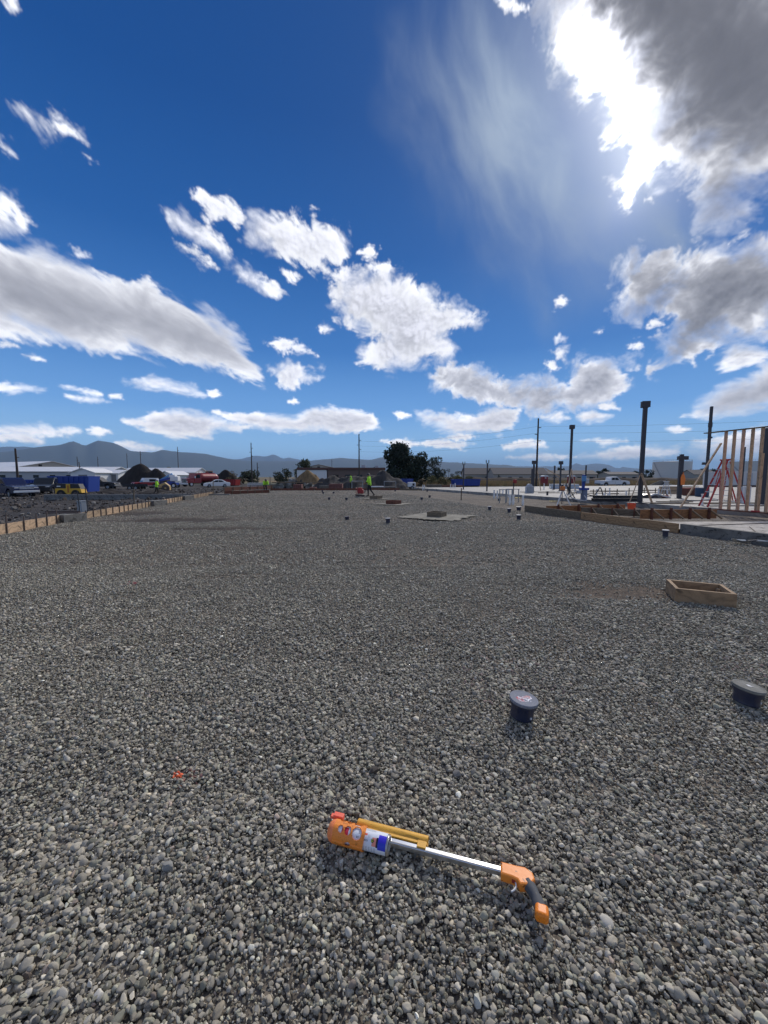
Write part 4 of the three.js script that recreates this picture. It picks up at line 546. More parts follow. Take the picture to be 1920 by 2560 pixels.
for (const [u, D, h, lab] of slabRisers) { const t = thing('slab_riser', lab, 'pipe riser', [(u - 960) / 968.9 * D, D > 42.5 && u < 1200 ? 0 : SLAB, -D], 0, 'white risers in the slab'); part(t, 'pipe', cyl(.045, .045, h, 12, 0, h / 2, 0), M.pvc); part(t, 'collar', cyl(.07, .07, .05, 12, 0, .03, 0), M.pvc); part(t, 'cap', cyl(.058, .058, .05, 12, 0, h, 0), M.pvc); }
for (const [x, z, lab] of [[6.956, -22.037, 'grey metal pipe frame standing between the white risers'], [7.576, -22.732, 'second grey pipe frame against the white risers']]) { const t = thing('saw_horse', lab, 'saw horse', [x, 0, z]); for (const s of [-.35, 0, .35]) part(t, 'upright', cyl(.03, .03, .8, 8, s, .4, 0), M.galvanised); part(t, 'cross_bar', box(.8, .04, .04, 0, .78, 0), M.galvanised); part(t, 'cross_bar', box(.8, .04, .04, 0, .45, 0), M.galvanised); }
{ const [x, z] = [8.715, -26.009]; const t = thing('red_flag_post', 'dark post topped by a small red panel near the risers', 'marker', [x, -.05, z]); part(t, 'post', box(.05, 1.2, .05, 0, .6, 0), M.black); part(t, 'panel', box(.24, .26, .05, .08, 1.25, 0, .01), M.red); }
{ const x = 11.677, z = -31, t = thing('grey_cabinet', 'low grey corrugated cabinet with rounded top on the slab edge', 'cabinet', [x, .0, z]); part(t, 'body', box(.58, .75, .4, 0, .37, 0, .02), M.sheetWall); for (let k = 0; k < 5; k++) part(t, 'rib', box(.04, .72, .03, -.24 + k * .12, .37, .21), M.galvanised); part(t, 'dome', turned(cyl(.2, .2, .3, 16), Math.PI / 2).translate(-.02, .75, 0), M.sheetWall); }
{ const x = 12.031, t = thing('black_pipe_end', 'short black pipe end standing on the slab edge', 'pipe', [11.636, SLAB, -27.5]); part(t, 'pipe', cyl(.07, .07, .26, 14, 0, .13, 0), M.black); part(t, 'rim', cyl(.08, .08, .03, 14, 0, .26, 0), M.black); }
for (const [u, D, lab] of [[1297, 27, 'yellow rag lying on the gravel behind the risers'], [1388, 23.2, 'yellow rag lying beside the tripod']]) { const g = new THREE.PlaneGeometry(.5, .34, 10, 8), p = g.attributes.position, q = u; for (let i = 0; i < p.count; i++) p.setXYZ(i, p.getX(i) * (1 + .3 * noise(i, q, 1)), .04 + .07 * Math.abs(fbm(p.getX(i) * 5 + q, 1, p.getY(i) * 5, 3)) * 2, p.getY(i)); g.computeVertexNormals(); single('rag', lab, 'rag', mergeGeometries([g, g.clone().translate(0, -.012, 0)]), M.straw, [(u - 960) / 968.9 * D, .0, -D]); }
{ const t = thing('foam_stack', 'stack of pale blue foam boards lying on the slab', 'foam boards', [19.591, SLAB, -42]); for (let k = 0; k < 5; k++) part(t, 'board', box(2.6, .1, 1.2, (k % 2) * .05, .06 + k * .105, 0, .01), k % 2 ? M.foam : M.offWhite); }
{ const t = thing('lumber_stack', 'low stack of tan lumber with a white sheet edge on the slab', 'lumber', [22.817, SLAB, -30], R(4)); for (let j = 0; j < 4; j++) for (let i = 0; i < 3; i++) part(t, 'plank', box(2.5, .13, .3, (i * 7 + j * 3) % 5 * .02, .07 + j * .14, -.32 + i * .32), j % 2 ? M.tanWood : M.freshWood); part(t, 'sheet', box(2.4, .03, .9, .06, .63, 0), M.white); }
{ const t = thing('tool_chest', 'dark red steel tool chest between the lumber and the blue drum', 'tool chest', [21.399, SLAB, -27]); part(t, 'body', box(.8, .45, .5, 0, .25, 0, .02), M.redForm); part(t, 'lid', box(.82, .06, .52, 0, .51, 0, .02), M.red); for (const s of [-1, 1]) part(t, 'foot', box(.1, .04, .4, s * .3, .02, 0), M.black); }
{ const t = thing('blue_drum', 'wide dark blue plastic drum with white rim on the slab', 'drum', [21.082, SLAB, -25.6]); part(t, 'body', new THREE.LatheGeometry([[.0005, 0], [.34, 0], [.37, .04], [.38, .28], [.37, .55], [.35, .58], [.0005, .56]].map(([a, b]) => new THREE.Vector2(a, b)), 28), mat('drumBlue', [.02, .06, .12], .5)); part(t, 'rim', turned(new THREE.TorusGeometry(.355, .02, 8, 28), Math.PI / 2).translate(0, .585, 0), M.offWhite); }
{ const t = thing('red_tool', 'small red power tool lying on the slab', 'power tool', [17.195, SLAB, -23.6]); part(t, 'body', new RoundedBoxGeometry(.34, .16, .2, 3, .04).translate(0, .1, 0), M.red); part(t, 'handle', tube([[-.12, .16, 0], [-.06, .26, 0], [.08, .26, 0], [.13, .16, 0]], .02, 16, 8), M.black); part(t, 'foot', box(.3, .03, .22, 0, .015, 0), M.black); }
{ const t = thing('saw_stand', 'pale metal tripod stand before the lumber stack', 'stand', [19.7, SLAB, -27]); for (const a of [.3, 1.9, 3.4, 5]) part(t, 'leg', rod([.08 * Math.cos(a), .95, .08 * Math.sin(a)], [.33 * Math.cos(a), 0, .33 * Math.sin(a)], .025), M.offWhite); part(t, 'head', box(.26, .07, .26, 0, .98, 0, .01), M.offWhite); part(t, 'shelf', box(.4, .04, .4, 0, .4, 0), M.offWhite); part(t, 'knob', new THREE.SphereGeometry(.06, 12, 8).translate(0, 1.06, 0), M.black); }
{ const t = thing('white_post', 'thin white plastic pipe standing beside the tallest column', 'pipe', [22.347, SLAB, -27]); part(t, 'pipe', cyl(.05, .05, 1.45, 12, 0, .72, 0), M.pvc); part(t, 'cap', cyl(.06, .06, .06, 12, 0, 1.46, 0), M.pvc); }
{ const t = thing('heater_panel', 'white ribbed panel leaning behind the stud wall', 'panel', [17.641, SLAB, -18.8], R(-12)); for (let k = 0; k < 4; k++) part(t, 'rib', box(.07, .85, .1, -.12 + k * .085, .43, 0, .015), M.white); part(t, 'back', box(.36, .8, .03, 0, .42, -.06), M.offWhite); }
{ const t = thing('debris_bag', 'heap of black plastic sheeting beside the tall braced column', 'plastic sheet', [16.644, SLAB, -24]); const g = new THREE.SphereGeometry(.6, 24, 12, 0, 6.3, 0, 1.6), p = g.attributes.position; for (let i = 0; i < p.count; i++) { const x = p.getX(i), y = p.getY(i), z = p.getZ(i), s = 1 + fbm(x * 3, y * 3, z * 3, 3) * .8; p.setXYZ(i, x * s * 1.3, y * .42 * s, z * s); } g.computeVertexNormals(); part(t, 'heap', g, mat('plastic', [.03, .03, .034], .25)); part(t, 'fold', tube([[-.5, .1, .5], [-.1, .25, .5], [.4, .12, .55], [.8, .03, .5]], .05, 20, 6), M.offWhite); }
// boards and sheets lying about the slab
{ const q = rng(31); const spots = [[1345, 33], [1375, 31], [1420, 36], [1470, 33], [1505, 30], [1540, 34], [1575, 29], [1600, 36], [1640, 32], [1690, 20], [1720, 18.5], [1740, 21], [1650, 19.2], [1560, 24], [1500, 25.5], [1830, 19], [1870, 17.2]];
  const by = ['the grey cabinet', 'the black pipe end', 'the foam boards', 'the blue pump mast', 'the arching hose end', 'the first stake row', 'the black beams end', 'the white pickup side of the slab', 'the lumber stack front', 'the foot of the wall brace', 'the step ladder front leg', 'the red tool chest', 'the tall column prop', 'the braced tall column', 'the shortest slab risers', 'the smaller step ladder', 'the white ribbed panel'];
  spots.forEach(([u, D], k) => { const L = 1.6 + q() * 2.2; single('loose_plank', 'weathered plank lying flat on the slab near ' + by[k], 'plank', box(L, .04, .18, 0, .02, 0), q() < .5 ? M.oldWood : M.steel, [(u - 960) / 968.9 * D, SLAB + .003, -D], R((q() - .5) * 26), 'planks strewn over the slab'); }); }
{ const q = rng(8); for (const [u, D, lab] of [[1530, 26, 'low row of pale stakes in the slab near the tall braced column'], [1655, 27.5, 'low row of pale stakes before the lumber stack']]) { const t = thing('stake_row', lab, 'stakes', [(u - 960) / 968.9 * D, SLAB, -D]); for (let k = 0; k < 4; k++) part(t, 'stake', box(.05, .4 + q() * .3, .04, -1.2 + k * .8, .25, 0), M.oldWood); part(t, 'rail', box(2.9, .05, .03, 0, .36, .03), M.oldWood); } }
// ---------------------------------------------------------------- vehicles and machines (front along local +x)
function wheel(t, x, z, r, w, rimMat = M.galvanised) { const g = new THREE.LatheGeometry([[r * .55, -w / 2], [r * .9, -w / 2], [r, -w * .36], [r, w * .36], [r * .9, w / 2], [r * .55, w / 2]].map(([a, b]) => new THREE.Vector2(a, b)), 24); g.rotateX(Math.PI / 2); g.translate(x, r, z); const m = part(t, 'wheel', g, M.rubber); const rim = turned(cyl(r * .56, r * .56, w * .8, 18), Math.PI / 2).translate(x, r, z); part(m, 'rim', [rim, turned(cyl(r * .2, r * .2, w * 1.02, 10), Math.PI / 2).translate(x, r, z)], rimMat); }
function archBody(pts, bottom, arches) { const s = new THREE.Shape(); pts.forEach(([x, y], i) => i ? s.lineTo(x, y) : s.moveTo(x, y)); for (const [cx, r] of arches) { s.lineTo(cx + r, bottom); s.absarc(cx, bottom, r, 0, Math.PI, false); } s.lineTo(pts[0][0], bottom); return s; }
function pickup(label, pos, turn, paint, glassy = M.glass, grille = M.chrome, rimMat) {
  const t = thing('pickup_truck', label, 'pickup truck', pos, turn), W = 1.95;
  part(t, 'body', prism(archBody([[-2.85, .5], [-2.88, .8], [-2.85, 1.18], [-.82, 1.18], [-.78, 1.24], [1.2, 1.2], [2.35, 1.12], [2.78, 1.02], [2.86, .8], [2.84, .5]], .5, [[1.85, .46], [-1.75, .46]]), W, .05), paint);
  part(t, 'cab', prism([[-.8, 1.18], [-.72, 1.72], [-.6, 1.84], [.35, 1.86], [.5, 1.8], [1.2, 1.18]], W - .26, .07), paint);
  const roofY = 1.8; for (const s of [-1, 1]) { const z = s * (W / 2 - .126); part(t, 'side_window', prism([[-.66, 1.26], [-.6, 1.7], [-.5, 1.75], [-.04, 1.76], [-.04, 1.26]], .02).translate(0, 0, z), glassy); part(t, 'side_window', prism([[.04, 1.26], [.04, 1.76], [.38, 1.76], [.48, 1.7], [.92, 1.28]], .02).translate(0, 0, z), glassy); part(t, 'door_handle', box(.16, .04, .03, -.5, 1.08, s * (W / 2 + .01)), M.black); part(t, 'mirror', box(.12, .18, .2, .95, 1.28, s * (W / 2 + .04), .03), paint); part(t, 'headlight', box(.08, .18, .34, 2.82, .93, s * .74, .02), M.lamp); part(t, 'door_seam', box(.015, .62, .01, 0, .86, s * (W / 2 + .001)), M.black); part(t, 'tail_light', box(.06, .3, .16, -2.88, .98, s * .85, .01), M.red); }
  part(t, 'windshield', bar([1.17, 1.24, 0], [.54, 1.77, 0], .02, 1.5), glassy); part(t, 'rear_window', bar([-.8, 1.27, 0], [-.73, 1.7, 0], .02, 1.4), glassy);
  const g = part(t, 'grille', box(.06, .3, 1.1, 2.85, .92, 0, .02), M.black); for (let k = 0; k < 3; k++) part(g, 'bar', box(.03, .05, 1.1, 2.885, .82 + k * .1, 0), grille);
  part(t, 'bumper', box(.2, .22, 1.95, 2.88, .62, 0, .04), grille); part(t, 'rear_bumper', box(.18, .2, 1.9, -2.92, .6, 0, .03), grille); part(t, 'bed_floor', box(1.9, .03, 1.6, -1.85, 1.19, 0), M.black);
  for (const x of [1.85, -1.75]) for (const s of [-1, 1]) wheel(t, x, s * .84, .39, .26, rimMat); return t; }
pickup('dark navy pickup truck with bright chrome grille parked in the dirt lot', [-35.205 - 1.1, LOT, -37.6], R(-24), M.navy, M.glass, mat('brightGrille', [.75, .75, .76], .3, { metalness: .6 }));
pickup('white crew cab pickup truck parked beyond the slab', [44.195, LOT + .1, -75], R(3), M.white, M.glass, M.galvanised);
{ // red and white off-roader
  const t = thing('off_roader', 'red and white off-roader parked by the dark soil pile', 'car', [-40.73, LOT, -66], R(-132)), W = 1.8;
  part(t, 'body', prism(archBody([[-1.9, .5], [-1.92, 1.05], [.4, 1.1], [1.7, 1.05], [1.85, .9], [1.86, .5]], .5, [[1.2, .45], [-1.2, .45]]), W, .04), M.red); part(t, 'roof', prism([[-1.88, 1.05], [-1.8, 1.75], [.2, 1.78], [.6, 1.08]], W - .1, .04), M.white); part(t, 'windshield', bar([.62, 1.12, 0], [.27, 1.68, 0], .02, 1.45), M.glass);
  for (const s of [-1, 1]) { part(t, 'side_window', prism([[-1.7, 1.2], [-1.65, 1.6], [-.4, 1.62], [-.4, 1.2]], .02).translate(0, 0, s * (W / 2 - .045)), M.glass); part(t, 'headlight', turned(cyl(.11, .11, .04, 16), 0, 0, Math.PI / 2).translate(1.88, .85, s * .6), M.lamp); for (const x of [1.2, -1.2]) wheel(t, x, s * .78, .4, .28); } part(t, 'bumper', box(.15, .2, 1.8, 1.95, .55, 0, .02), M.black); part(t, 'grille', box(.04, .25, .8, 1.88, .85, 0), M.black); }
{ const t = thing('flat_trailer', 'low black flatbed trailer in front of the red and white off-roader', 'trailer', [-36.811, LOT, -58], R(4)); part(t, 'deck', box(3.6, .16, 1.9, 0, .62, 0, .02), M.black); part(t, 'side_rail', box(3.6, .3, .05, 0, .82, .95), M.black); part(t, 'tongue', box(1.2, .1, .12, 2.3, .55, 0), M.black); for (const x of [-.1, .75]) for (const s of [-1, 1]) wheel(t, x - .6, s * 1.0, .36, .24, M.galvanised); }
{ // red tank truck
  const t = thing('tank_truck', 'dark red water tank truck with pale grille facing the pad', 'tank truck', [-38.968, LOT, -82], R(-118)), P = M.truckRed;
  part(t, 'hood', prism([[1.9, .75], [1.9, 1.75], [3.5, 1.62], [3.55, .75]], 1.9, .06), P); part(t, 'cab', prism([[.5, .8], [.55, 2.6], [.75, 2.72], [1.65, 2.7], [1.95, 1.75], [1.95, .8]], 2.2, .06), P); part(t, 'windshield', bar([1.97, 1.82, 0], [1.72, 2.5, 0], .02, 1.9), M.glass);
  const gr = part(t, 'grille', box(.08, .9, 1.3, 3.58, 1.2, 0, .03), M.chrome); for (let k = 0; k < 6; k++) part(gr, 'slat', box(.03, .8, .07, 3.63, 1.2, -.5 + k * .2), M.black);
  part(t, 'frame', box(7.2, .25, .9, 0, .72, 0), M.black); part(t, 'bumper', box(.2, .3, 2.3, 3.68, .62, 0, .02), M.white);
  const tk = part(t, 'tank', turned(new THREE.CapsuleGeometry(1.02, 3.1, 6, 28), 0, 0, Math.PI / 2).scale(1, .92, 1.1).translate(-1.75, 1.85, 0), P); part(tk, 'catwalk', box(3.6, .06, .7, -1.75, 2.82, 0), P); part(tk, 'rail', tube([[-3.4, 2.8, .3], [-3.3, 3.1, .3], [0, 3.1, .3], [.1, 2.8, .3]], .03, 24, 6), P); part(tk, 'hatch', cyl(.3, .3, .2, 16, -1.75, 2.92, 0), P);
  for (const s of [-1, 1]) { part(t, 'side_window', prism([[.75, 1.75], [.8, 2.45], [1.55, 2.45], [1.75, 1.78]], .02).translate(0, 0, s * 1.105), M.glass); part(t, 'headlight', box(.06, .2, .24, 3.58, 1.0, s * .82, .02), M.lamp); part(t, 'fender', prism([[2.2, .8], [2.3, 1.15], [3.2, 1.15], [3.4, .8]], .5, .05).translate(0, 0, s * 1.0), P); part(t, 'mirror', box(.1, .4, .25, 2.05, 1.95, s * 1.3), M.chrome); wheel(t, 2.8, s * 1.0, .52, .3, M.white); for (const x of [-1.5, -2.8]) wheel(t, x, s * .95, .52, .5, M.white); } }
{ // white sedan
  const t = thing('sedan', 'white sedan parked beside the red tank truck', 'car', [-31.998, LOT, -74], R(-152)), W = 1.78;
  part(t, 'body', prism(archBody([[-2.25, .35], [-2.3, .7], [-2.2, .92], [-1.3, .98], [.9, .92], [1.9, .8], [2.2, .65], [2.25, .35]], .32, [[1.35, .36], [-1.35, .36]]), W, .06), M.white); part(t, 'cabin', prism([[-1.75, .95], [-.95, 1.38], [-.4, 1.44], [.2, 1.4], [1.05, .92]], W - .24, .08), M.white); part(t, 'windshield', bar([1.03, .97, 0], [.3, 1.39, 0], .02, 1.35), M.glass); part(t, 'rear_window', bar([-1.7, 1.0, 0], [-1.02, 1.37, 0], .02, 1.3), M.glass);
  for (const s of [-1, 1]) { part(t, 'side_window', prism([[-1.3, 1.0], [-.85, 1.32], [-.3, 1.37], [-.3, .98]], .02).translate(0, 0, s * (W / 2 - .115)), M.glass); part(t, 'side_window', prism([[-.22, .98], [-.22, 1.37], [.18, 1.34], [.8, .97]], .02).translate(0, 0, s * (W / 2 - .115)), M.glass); part(t, 'headlight', box(.1, .14, .36, 2.15, .66, s * .66, .03), M.lamp); for (const x of [1.35, -1.35]) wheel(t, x, s * .77, .32, .22); } part(t, 'bumper', box(.14, .2, 1.6, 2.24, .42, 0, .04), M.white); part(t, 'grille', box(.05, .12, .8, 2.24, .62, 0), M.black); }
{ // loader
  const t = thing('wheel_loader', 'tan yellow wheel loader parked behind the red tank truck', 'loader', [-41.395, LOT, -92], R(-60)), Y = M.cabYellow;
  part(t, 'engine_hood', box(2.2, 1.1, 1.5, -1.5, 1.7, 0, .08), Y); part(t, 'front_frame', box(1.8, .8, 1.1, 1.2, 1.2, 0, .06), Y); const cab = part(t, 'cab', [box(.1, 1.5, .1, -.4, 2.6, .6), box(.1, 1.5, .1, -.4, 2.6, -.6), box(.1, 1.5, .1, .7, 2.6, .6), box(.1, 1.5, .1, .7, 2.6, -.6), box(1.3, .1, 1.4, .15, 3.4, 0)], Y); part(cab, 'window', box(1.06, 1.3, 1.2, .15, 2.65, 0), M.glass);
  for (const s of [-1, 1]) { part(t, 'lift_arm', bar([.9, 1.9, s * .5], [2.6, .8, s * .5], .25, .12), Y); for (const x of [-1.5, 1.3]) wheel(t, x, s * .95, .75, .5, Y); } part(t, 'bucket', prism([[2.4, .3], [2.4, 1.2], [2.6, 1.3], [2.7, .6], [3.5, .35], [3.5, .25]], 2.4), Y); }
{ // boom lift
  const t = thing('boom_lift', 'blue boom lift with white counterweight parked beside the soil pile', 'boom lift', [-38.72, LOT, -70], R(8)); part(t, 'chassis', box(2.6, .45, 1.6, 0, .75, 0, .05), M.blue); part(t, 'turntable', cyl(.6, .65, .3, 20, .2, 1.1, 0), M.blue); part(t, 'counterweight', new RoundedBoxGeometry(1.3, .9, 1.4, 3, .12).translate(.95, 1.65, 0), M.white); part(t, 'engine_cover', box(1.0, .35, 1.2, .6, 2.2, 0, .06), M.white);
  part(t, 'lower_boom', bar([.7, 1.9, .1], [-1.9, 1.25, .1], .34, .3), M.blue); part(t, 'upper_boom', bar([-1.9, 1.2, .1], [.5, 2.55, .1], .3, .28), M.bluePale); part(t, 'basket', [box(.06, .9, .06, -2.6, 1.0, .6), box(.06, .9, .06, -2.6, 1.0, -.5), box(.06, .9, .06, -1.9, 1.0, .6), box(.75, .06, 1.2, -2.25, .55, .05), box(.75, .06, .05, -2.25, 1.45, .6), box(.05, .06, 1.15, -2.6, 1.45, .05)], M.blue); for (const x of [-.95, .95]) for (const s of [-1, 1]) wheel(t, x, s * .85, .45, .32, M.white); }
{ // yellow trencher with big wheel
  const t = thing('plate_trencher', 'dirty yellow trenching machine with a big round wheel behind the worker', 'machine', [-29.515, LOT, -52], R(15)); part(t, 'body', prism([[-.6, .3], [-.5, .95], [.1, 1.2], [.6, .8], [.65, .3]], .7, .05), M.cabYellow); part(t, 'cutting_wheel', turned(cyl(.48, .48, .14, 28), Math.PI / 2).translate(.25, .5, .5), M.rustSteel); part(t, 'hub', turned(cyl(.12, .12, .2, 14), Math.PI / 2).translate(.25, .5, .55), M.cabYellow); part(t, 'handlebar', tube([[-.5, .9, .3], [-.9, 1.15, .3], [-.9, 1.15, -.3], [-.5, .9, -.3]], .025, 20, 6), M.black); for (const s of [-1, 1]) wheel(t, -.4, s * .42, .28, .15, M.cabYellow); }
{ // trench roller
  const t = thing('trench_roller', 'small yellow and black trench roller standing in the dirt', 'roller', [-30.379, LOT, -37.5], R(4)); part(t, 'frame', prism([[-1.15, .45], [-1.15, .85], [1.1, .85], [1.2, .5]], .8, .04), M.yellow); part(t, 'hood', prism([[-1.1, .86], [-1.05, 1.2], [-.7, 1.32], [.9, 1.28], [1.1, .86]], .72, .05), M.black); part(t, 'post', box(.36, .95, .84, .02, .82, 0, .02), M.yellow); part(t, 'panel', box(.14, .7, .02, .04, .84, .43), mat('panelOrange', [.4, .13, .02], .6)); part(t, 'badge', box(.34, .1, .02, -.85, 1.1, .37), M.white);
  for (const x of [-.65, .68]) { const d = part(t, 'drum', turned(cyl(.38, .38, .9, 24), Math.PI / 2).translate(x, .38, 0), M.rubber); part(d, 'hub', turned(cyl(.16, .16, .94, 16), Math.PI / 2).translate(x, .38, 0), M.rustSteel); } }
function dumpster(label, pos, turn, L, H, W, paint) {
  const t = thing('dumpster', label, 'dumpster', pos, turn); const end = [[-L / 2, 0], [-L / 2 - .15, H], [L / 2 + .15, H], [L / 2, 0]];
  for (const s of [-1, 1]) { part(t, 'side', prism(end, .08).translate(0, .18, s * W / 2), paint); for (let k = 0; k < 7; k++) part(t, 'rib', box(.1, H - .1, .1, -L / 2 + .3 + k * (L - .6) / 6, H / 2 + .18, s * (W / 2 + .08)), paint); part(t, 'top_rail', box(L + .4, .12, .14, 0, H + .18, s * (W / 2 + .03)), paint); }
  part(t, 'end_wall', bar([-L / 2, .18, 0], [-L / 2 - .15, H + .18, 0], .08, W - .1), paint); part(t, 'end_wall', bar([L / 2, .18, 0], [L / 2 + .15, H + .18, 0], .08, W - .1), paint); part(t, 'floor', box(L, .12, W - .1, 0, .24, 0), M.black); for (const s of [-1, 1]) part(t, 'skid', box(L, .18, .12, 0, .09, s * W * .3), M.black); return t; }
dumpster('red dumpster in front of the overgrown soil mound', [-34.258, LOT, -86], R(-8), 3.6, 1.2, 2.1, M.red);
dumpster('blue dumpster standing half behind the dark soil heap', [3.87, LOT, -75], R(-40), 2.6, 1.4, 2, M.blue); dumpster('long blue dumpster at the edge of the dry grass', [17.263, LOT, -82], R(4), 5.4, 1.3, 2.2, M.blue); dumpster('long blue roll-off dumpster behind the trench roller', [-36.743, LOT, -46], R(6), 4.0, 1.85, 2.2, M.blue); dumpster('blue dumpster half hidden behind the dark truck', [-45.407, LOT, -50], R(3), 3.0, 1.4, 2, M.blue);
pickup('very dark pickup truck parked against the blue dumpsters', [-36.491 - .6, LOT, -42.5], R(-62), mat('blackPaint', [.012, .014, .014], .3), M.glass, M.black);
pickup('black pickup truck behind the blue dumpster by the soil pile', [-45.876, LOT, -62], R(10), M.black, M.glass, M.galvanised);
for (const [u, lab] of [[1361, 'red portable toilet with white roof beside the utility pole'], [1428, 'red portable toilet half hidden behind the slim column']]) { const D = 86, t = thing('portable_toilet', lab, 'portable toilet', [(u - 960) / 968.9 * D, LOT + .02, -D], R(8)); part(t, 'cabin', box(1.15, 1.95, 1.15, 0, 1.05, 0, .04), M.red); part(t, 'door', box(.75, 1.75, .04, -.08, 1.0, .59, .01), mat('doorRed' + u, [.22, .015, .02], .5)); part(t, 'sign', box(.4, .16, .02, -.08, 1.75, .62), M.white); part(t, 'roof', prism([[-.62, 2.03], [-.58, 2.2], [-.3, 2.32], [.3, 2.32], [.58, 2.2], [.62, 2.03]], 1.24, .02), M.white); part(t, 'skid', box(1.2, .1, 1.2, 0, .05, 0), M.black); }
{ const t = thing('white_generator', 'small white towable generator beside the dark soil heap', 'generator', [4.13, LOT + .1, -58], R(10)); part(t, 'housing', box(1.1, .7, .8, 0, .75, 0, .06), M.white); part(t, 'vent', box(.3, .35, .02, .2, .75, .41), M.black); part(t, 'hitch', box(.7, .08, .1, -.8, .4, 0), M.black); for (const s of [-1, 1]) wheel(t, 0, s * .42, .27, .16); }
{ const t = thing('box_trailer', 'long white box trailer parked beyond the stud wall', 'trailer', [46.633, LOT, -52], R(2)); part(t, 'box', box(6.0, 1.75, 2.2, 0, 1.75, 0, .05), M.offWhite); part(t, 'roof_edge', box(6.06, .08, 2.26, 0, 2.64, 0), M.white); part(t, 'underframe', box(5.6, .3, 1.8, 0, .72, 0), M.redForm); part(t, 'door', box(.8, 1.55, .03, 1.4, 1.72, 1.115), M.sheetWall); for (const x of [-.5, .4]) for (const s of [-1, 1]) wheel(t, x, s * 1.0, .38, .24); }
// ---------------------------------------------------------------- buildings, tanks, soil, poles, trees
function shed(name, label, pos, turn, L, W, eave, ridge, wallM, roofM, openings = [], cat = 'building') {   // ridge along local x
  const t = thing(name, label, cat, pos, turn); part(t, 'wall', box(L, eave, W, 0, eave / 2, 0), wallM);
  for (const s of [-1, 1]) { const g = new THREE.BufferGeometry(); const x = s * L / 2; g.setAttribute('position', new THREE.Float32BufferAttribute(s > 0 ? [x, eave, W / 2, x, eave, -W / 2, x, ridge, 0] : [x, eave, -W / 2, x, eave, W / 2, x, ridge, 0], 3)); g.computeVertexNormals(); part(t, 'gable', g, wallM); part(t, 'roof', bar([0, eave - .1, s * (W / 2 + .4)], [0, ridge + .12, 0], L + .8, .16), roofM); }
  for (const [kind, x, y, w, h, side, m] of openings) { const d = .08, z = side === 'f' ? W / 2 + .03 : 0; const o = part(t, kind, side === 'f' ? box(w, h, d, x, y + h / 2, z) : box(d, h, w, (side === 'r' ? 1 : -1) * (L / 2 + .03), y + h / 2, x), m ?? M.glass); if (kind === 'window') part(o, 'frame', side === 'f' ? [box(w + .2, .12, .12, x, y, z), box(w + .2, .12, .12, x, y + h, z)] : [box(.12, .12, w + .2, (side === 'r' ? 1 : -1) * (L / 2 + .03), y, x)], M.offWhite); }
  return t; }
const doorGrey = mat('doorGrey', [.2, .2, .21], .6);
shed('warehouse', 'big metal warehouse with bright white roof and tan gable end', [-153.25 - 12, LOT, -172], R(-22), 60, 22, 6.0, 8.3, M.tanWall, M.metalRoof, [['door', -3, 0, 4, 4, 'r', doorGrey], ['vent', 4, 6.2, 1.2, .8, 'r', M.black]]);
{ const op = []; for (let k = 0; k < 9; k++) op.push(['window', -22 + k * 5, 1.6, 1.6, 1.1, 'f']); shed('long_shed', 'long low white metal shed behind the parked trucks', [-109.535, LOT, -124], R(1), 50, 11, 3.7, 5.0, M.sheetWall, M.metalRoof, op); }
shed('small_shed', 'small white gabled shed between the long sheds', [-83.913, LOT, -112], R(90), 8, 6.8, 3.2, 4.3, M.white, M.white, [['door', 0, 0, 2.4, 2.6, 'l', doorGrey]]);
shed('open_shed', 'white storage shed with dark doors beside the soil pile', [-81.832, LOT, -118], 0, 6.6, 7, 3.1, 3.9, M.white, M.metalRoof, [['door', -1.4, 0, 2.6, 2.7, 'f', doorGrey], ['door', 1.5, 0, 2.4, 2.7, 'f', doorGrey]]);
shed('long_shed', 'long white metal shed behind the soil pile and tank truck', [-80.305 - 2, LOT, -146], R(-4), 28, 9, 3.6, 5.2, M.white, M.metalRoof, [['door', 3, 0, 3, 3, 'f', M.sheetWall], ['door', 8, 0, 3, 3, 'f', M.sheetWall], ['door', -3, 0, 3, 3, 'f', M.sheetWall]]);
shed('small_shed', 'small white gabled shed beside the dark soil pile', [-64.891, LOT, -120], R(70), 6, 6, 2.6, 3.6, M.white, M.white, [['door', 0, 0, 2, 2.2, 'l', doorGrey]]);
shed('warehouse', 'grey low gabled hall beyond the tan grass mound', [-29.424, LOT, -190], R(90), 30, 22, 5.2, 7.4, M.tanWall, M.greyRoof, [['vent', 0, 6, 1.2, .7, 'l', M.black]]);
{ const D = 150, t = thing('flat_building', 'long flat roofed building with dark red fascia behind the soil heap', 'building', [-15.789, LOT, -D]); part(t, 'wall', box(21, 4.6, 14, 5.5, 2.3, 0), M.brickWall); part(t, 'white_wall', box(11, 4.5, 14.2, -10.8, 2.25, 0), M.white); part(t, 'fascia', box(32.6, .8, 14.8, 0, 5.0, 0), M.redRoof); part(t, 'roof_unit', box(1.6, 1, 1.4, 8, 5.9, 2), M.sheetWall); part(t, 'roof_unit', box(1.2, .8, 1.4, 13, 5.8, 2), M.sheetWall); for (let k = 0; k < 4; k++) part(t, 'window', box(2, 1.2, .1, -2 + k * 4.4, 2.2, 7.03), M.glass); }
